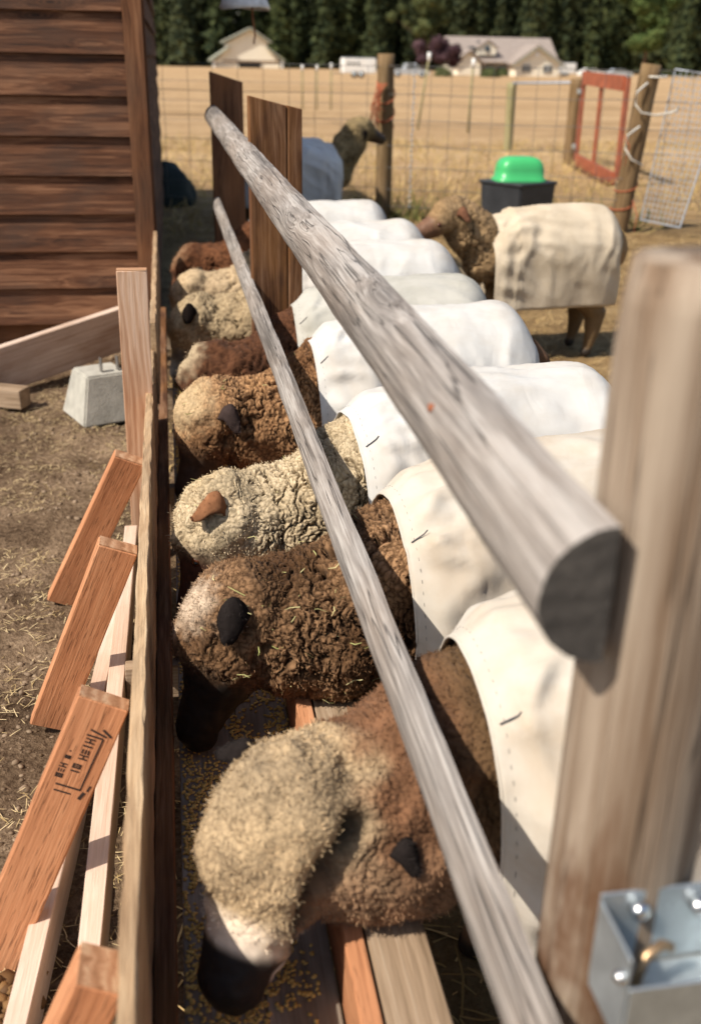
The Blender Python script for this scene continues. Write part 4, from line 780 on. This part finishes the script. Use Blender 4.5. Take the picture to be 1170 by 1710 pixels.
def car(lab, x, y, mat, truck=False, L=4.6):
    z = float(gz(y)); t = thing('parked_pickup' if truck else 'parked_car', lab, 'pickup' if truck else 'car', (x, y, z), 'vehicles parked across the field')
    prof = [(-.5, .35), (.5, .35), (.5, .75), (.46, .95), (.26, 1.0)]+([(.16, 1.65), (-.08, 1.68), (-.14, 1.0), (-.5, .98)] if truck else [(.14, 1.45), (-.24, 1.47), (-.38, 1.02), (-.5, .95)])
    prism('body', [(x+a*L, z+b) for a, b in prof], y, y+1.75, mat, t); g = [(.22, 1.04), (.13, 1.4), (-.02, 1.42), (-.02, 1.04)] if not truck else [(.22, 1.05), (.14, 1.58), (-.05, 1.6), (-.09, 1.05)]
    prism('window', [(x+a*L, z+b) for a, b in g], y-.02, y-.003, M_GLASS, t)
    if not truck: prism('window', [(x+a*L, z+b) for a, b in ((-.05, 1.04), (-.05, 1.42), (-.22, 1.42), (-.31, 1.04))], y-.02, y-.003, M_GLASS, t)
    for k in (-.31, .31): wheel(x+k*L, y-.02, z+.34, t)
    bx('headlight', x+L*.455, x+L*.5+.02, y+.1, y+.5, z+.68, z+.82, M_TAGW, t); bx('bumper', x+L*.5, x+L*.5+.12, y+.1, y+1.6, z+.38, z+.56, M_GALV, t)
M_SILV = plain('silver_paint', (.52, .55, .58), .3, .05, 2, 0, 5, .5, .3)
car('silver pickup just right of the twine-wrapped post, far across the field', 31., 142, M_SILV, True, 5.2); car('white car parked beside the farmhouse trailer', 73.8, 187, M_WHITE); car('pale silver car parked above the red-brown gate', 78.6, 186, M_SILV)
# ------------------------------------------------------------------ trees
def leaf_mat(name, a, b, c):
    n = N(name); at_ = n.n('Attribute', attribute_name='Col'); v = n.noise(n.co('Object'), .6, 3, .6); col = n.mix(n.ramp(v, (.35, 0.), (.65, 1.)), a, b)
    col = n.mix(.5, col, at_.outputs['Color'], 'MULTIPLY'); m = n.out(col, .8, None, .1); return m
M_CON = leaf_mat('conifer_needles', (.016, .025, .014), (.058, .066, .026), None); M_BRO = leaf_mat('light_green_leaves', (.045, .075, .022), (.10, .13, .042), None); M_PUR = leaf_mat('purple_leaves', (.055, .028, .036), (.12, .07, .08), None); M_SHR = leaf_mat('shrub_leaves', (.05, .07, .03), (.12, .13, .05), None)
M_BARK = plain('bark', (.10, .065, .045), .95, .3, 6, .6, 20)
def leaf_cards(C, N_, size, col):
    n = len(C); s = np.cross(N_, rng.normal(size=(n, 3))); s /= np.linalg.norm(s, axis=1)[:, None]+1e-9; t = np.cross(N_, s); t /= np.linalg.norm(t, axis=1)[:, None]+1e-9; size = np.broadcast_to(size, n)[:, None]
    V = np.stack([C-s*size*.6, C+s*size*.6, C+t*size*1.25+N_*size*.3], 1).reshape(-1, 3); return V, np.arange(3*n).reshape(-1, 3), np.repeat(col, 3, 0)
def conifer_cards(x, y, z, h, w, n):
    t = rng.uniform(0, 1, n)**1.05; u = 1-t; hh = z+h*(.04+.96*t); a = rng.uniform(0, 2*np.pi, n); tier = .78+.22*np.sin(t*h*2.3+a*.0+x); lob = 1+.25*np.sin(a*3+x*2.7+t*9)
    r = w*(u**.8)*tier*lob*rng.uniform(.35, 1., n)**.5; C = np.c_[x+r*np.cos(a), y+r*np.sin(a), hh-.25*r]; N_ = np.c_[np.cos(a), np.sin(a), rng.uniform(-.5, .6, n)]
    return leaf_cards(C, N_, w*.30*(.45+.75*u)*rng.uniform(.6, 1.3, n), np.tile(rng.uniform(.4, 1.45)*np.array([1, rng.uniform(.9, 1.1), rng.uniform(.7, 1.1)]), (n, 1))*rng.uniform(.7, 1.3, (n, 1)))
def cards_obj(name, lst, mat, parent=None):
    n = 0; Vs, Fs, Cs = [], [], []
    for V, F, c in lst: Vs.append(V); Fs.append(F+n); Cs.append(c); n += len(V)
    return link(name, npmesh(name, np.vstack(Vs), np.vstack(Fs), False, np.clip(np.vstack(Cs), 0, 2)), mat, parent)
lst = []
for rowy, h0, n_, stp in ((352, 34, 620, 4.2), (366, 42, 420, 4.0), (384, 52, 420, 4.4), (404, 60, 420, 4.8)):
    for x in np.arange(-40, 205, stp):
        lst.append(conifer_cards(x+rng.normal(0, 2.6), rowy+rng.normal(0, 6), float(gz(rowy))-.5, h0*rng.uniform(.8, 1.2), rng.uniform(3.6, 8.), n_))
o = cards_obj('forest', lst, M_CON); o['kind'] = 'stuff'; tag(o, 'dark conifer forest closing off the far side of the field', 'forest')
def tree(name, lab, x, y, h, w, mat, n, kind, trunk=.3, group=None, cat='tree'):
    z = float(gz(y)); t = thing(name, lab, cat, (x, y, z), group); tube('trunk', [(x, y, z-.3), (x+.1, y, z+h*.4), (x, y, z+h*.9)], [trunk, trunk*.6, trunk*.15], M_BARK, t, 7)
    if kind == 'con': cards_obj('crown', [conifer_cards(x, y, z, h, w, n)], mat, t)
    else:
        L = []
        for k in range(26):
            c = np.array([rng.normal(0, .42)*w, rng.normal(0, .35)*w, h*(.30+.6*rng.uniform(0, 1))]); c[:2] *= 1-.45*abs(c[2]/h-.5)*1.2; r = w*rng.uniform(.22, .36)
            if k < 7: tube('limb', [(x, y, z+h*.3), (x+c[0]*.5, y+c[1]*.5, z+h*.3+(c[2]-h*.3)*.6), (x+c[0], y+c[1], z+c[2])], [trunk*.45, trunk*.3, .02], M_BARK, t, 5)
            m = n//26; D_ = rng.normal(size=(m, 3)); D_ /= np.linalg.norm(D_, axis=1)[:, None]; C = c+D_*r*rng.uniform(.5, 1.05, (m, 1))*[1, 1, .85]+[x, y, z]
            L.append(leaf_cards(C, D_, w*.075*rng.uniform(.6, 1.4, m), np.full((m, 3), rng.uniform(.7, 1.2))*rng.uniform(.75, 1.25, (m, 1))))
        cards_obj('crown', L, mat, t)
    return t
tree('broadleaf_tree', 'tall light green tree standing before the dark forest at right', 113, 254, 24, 8.2, M_BRO, 9000, 'b', .5)
tree('plum_tree', 'round purple-leaved tree at the left of the farmhouse', 45.4, 184, 6.4, 4.1, M_PUR, 6000, 'b', .25)
tree('broadleaf_tree', 'olive green tree rising just above the farmhouse roof', 69, 300, 22, 6.5, M_SHR, 5000, 'b', .4)
for k, (x, y, h, w, lab) in enumerate(((4, 335, 36, 5.2, 'dark conifer left of the barn, nearest the shed wall'), (33.5, 340, 38, 5.6, 'dark conifer rising just right of the barn'), (47, 338, 34, 5.0, 'conifer between the barn and the white box trailer'), (62, 336, 36, 5.4, 'conifer standing above the white box trailer'), (100, 300, 26, 5., 'conifer right of the farmhouse, left of the light green tree'), (140, 290, 27, 5.6, 'conifer at the far right edge of the forest front'))):
    tree('conifer_tree', lab, x, y, h, w, M_CON, 1500, 'con', .4, 'conifers at the forest front')
for x, y, w, h, lab in ((40, 160, 3., 1.5, 'low pale shrub under the purple tree'), (47.5, 161, 3.2, 1.4, 'grey-green shrub left of the farmhouse porch'), (58.3, 190, 2.2, 1.2, 'dark shrub in front of the farmhouse porch')):
    z = float(gz(y)); t = thing('shrub', lab, 'shrub', (x, y, z), 'shrubs around the farmhouse'); D_ = rng.normal(size=(900, 3)); D_ /= np.linalg.norm(D_, axis=1)[:, None]; D_[:, 2] = abs(D_[:, 2]); C = D_*[w*.5, w*.4, h]*rng.uniform(.6, 1.1, (900, 1))+[x, y, z]
    cards_obj('foliage', [leaf_cards(C, D_, .16, rng.uniform(.7, 1.6, (900, 1))*np.ones((1, 3)))], M_SHR, t)
    for k in range(4): tube('stem', [(x, y, z-.1), (x+rng.normal(0, .3)*w, y, z+h*.6)], .03, M_BARK, t, 4)
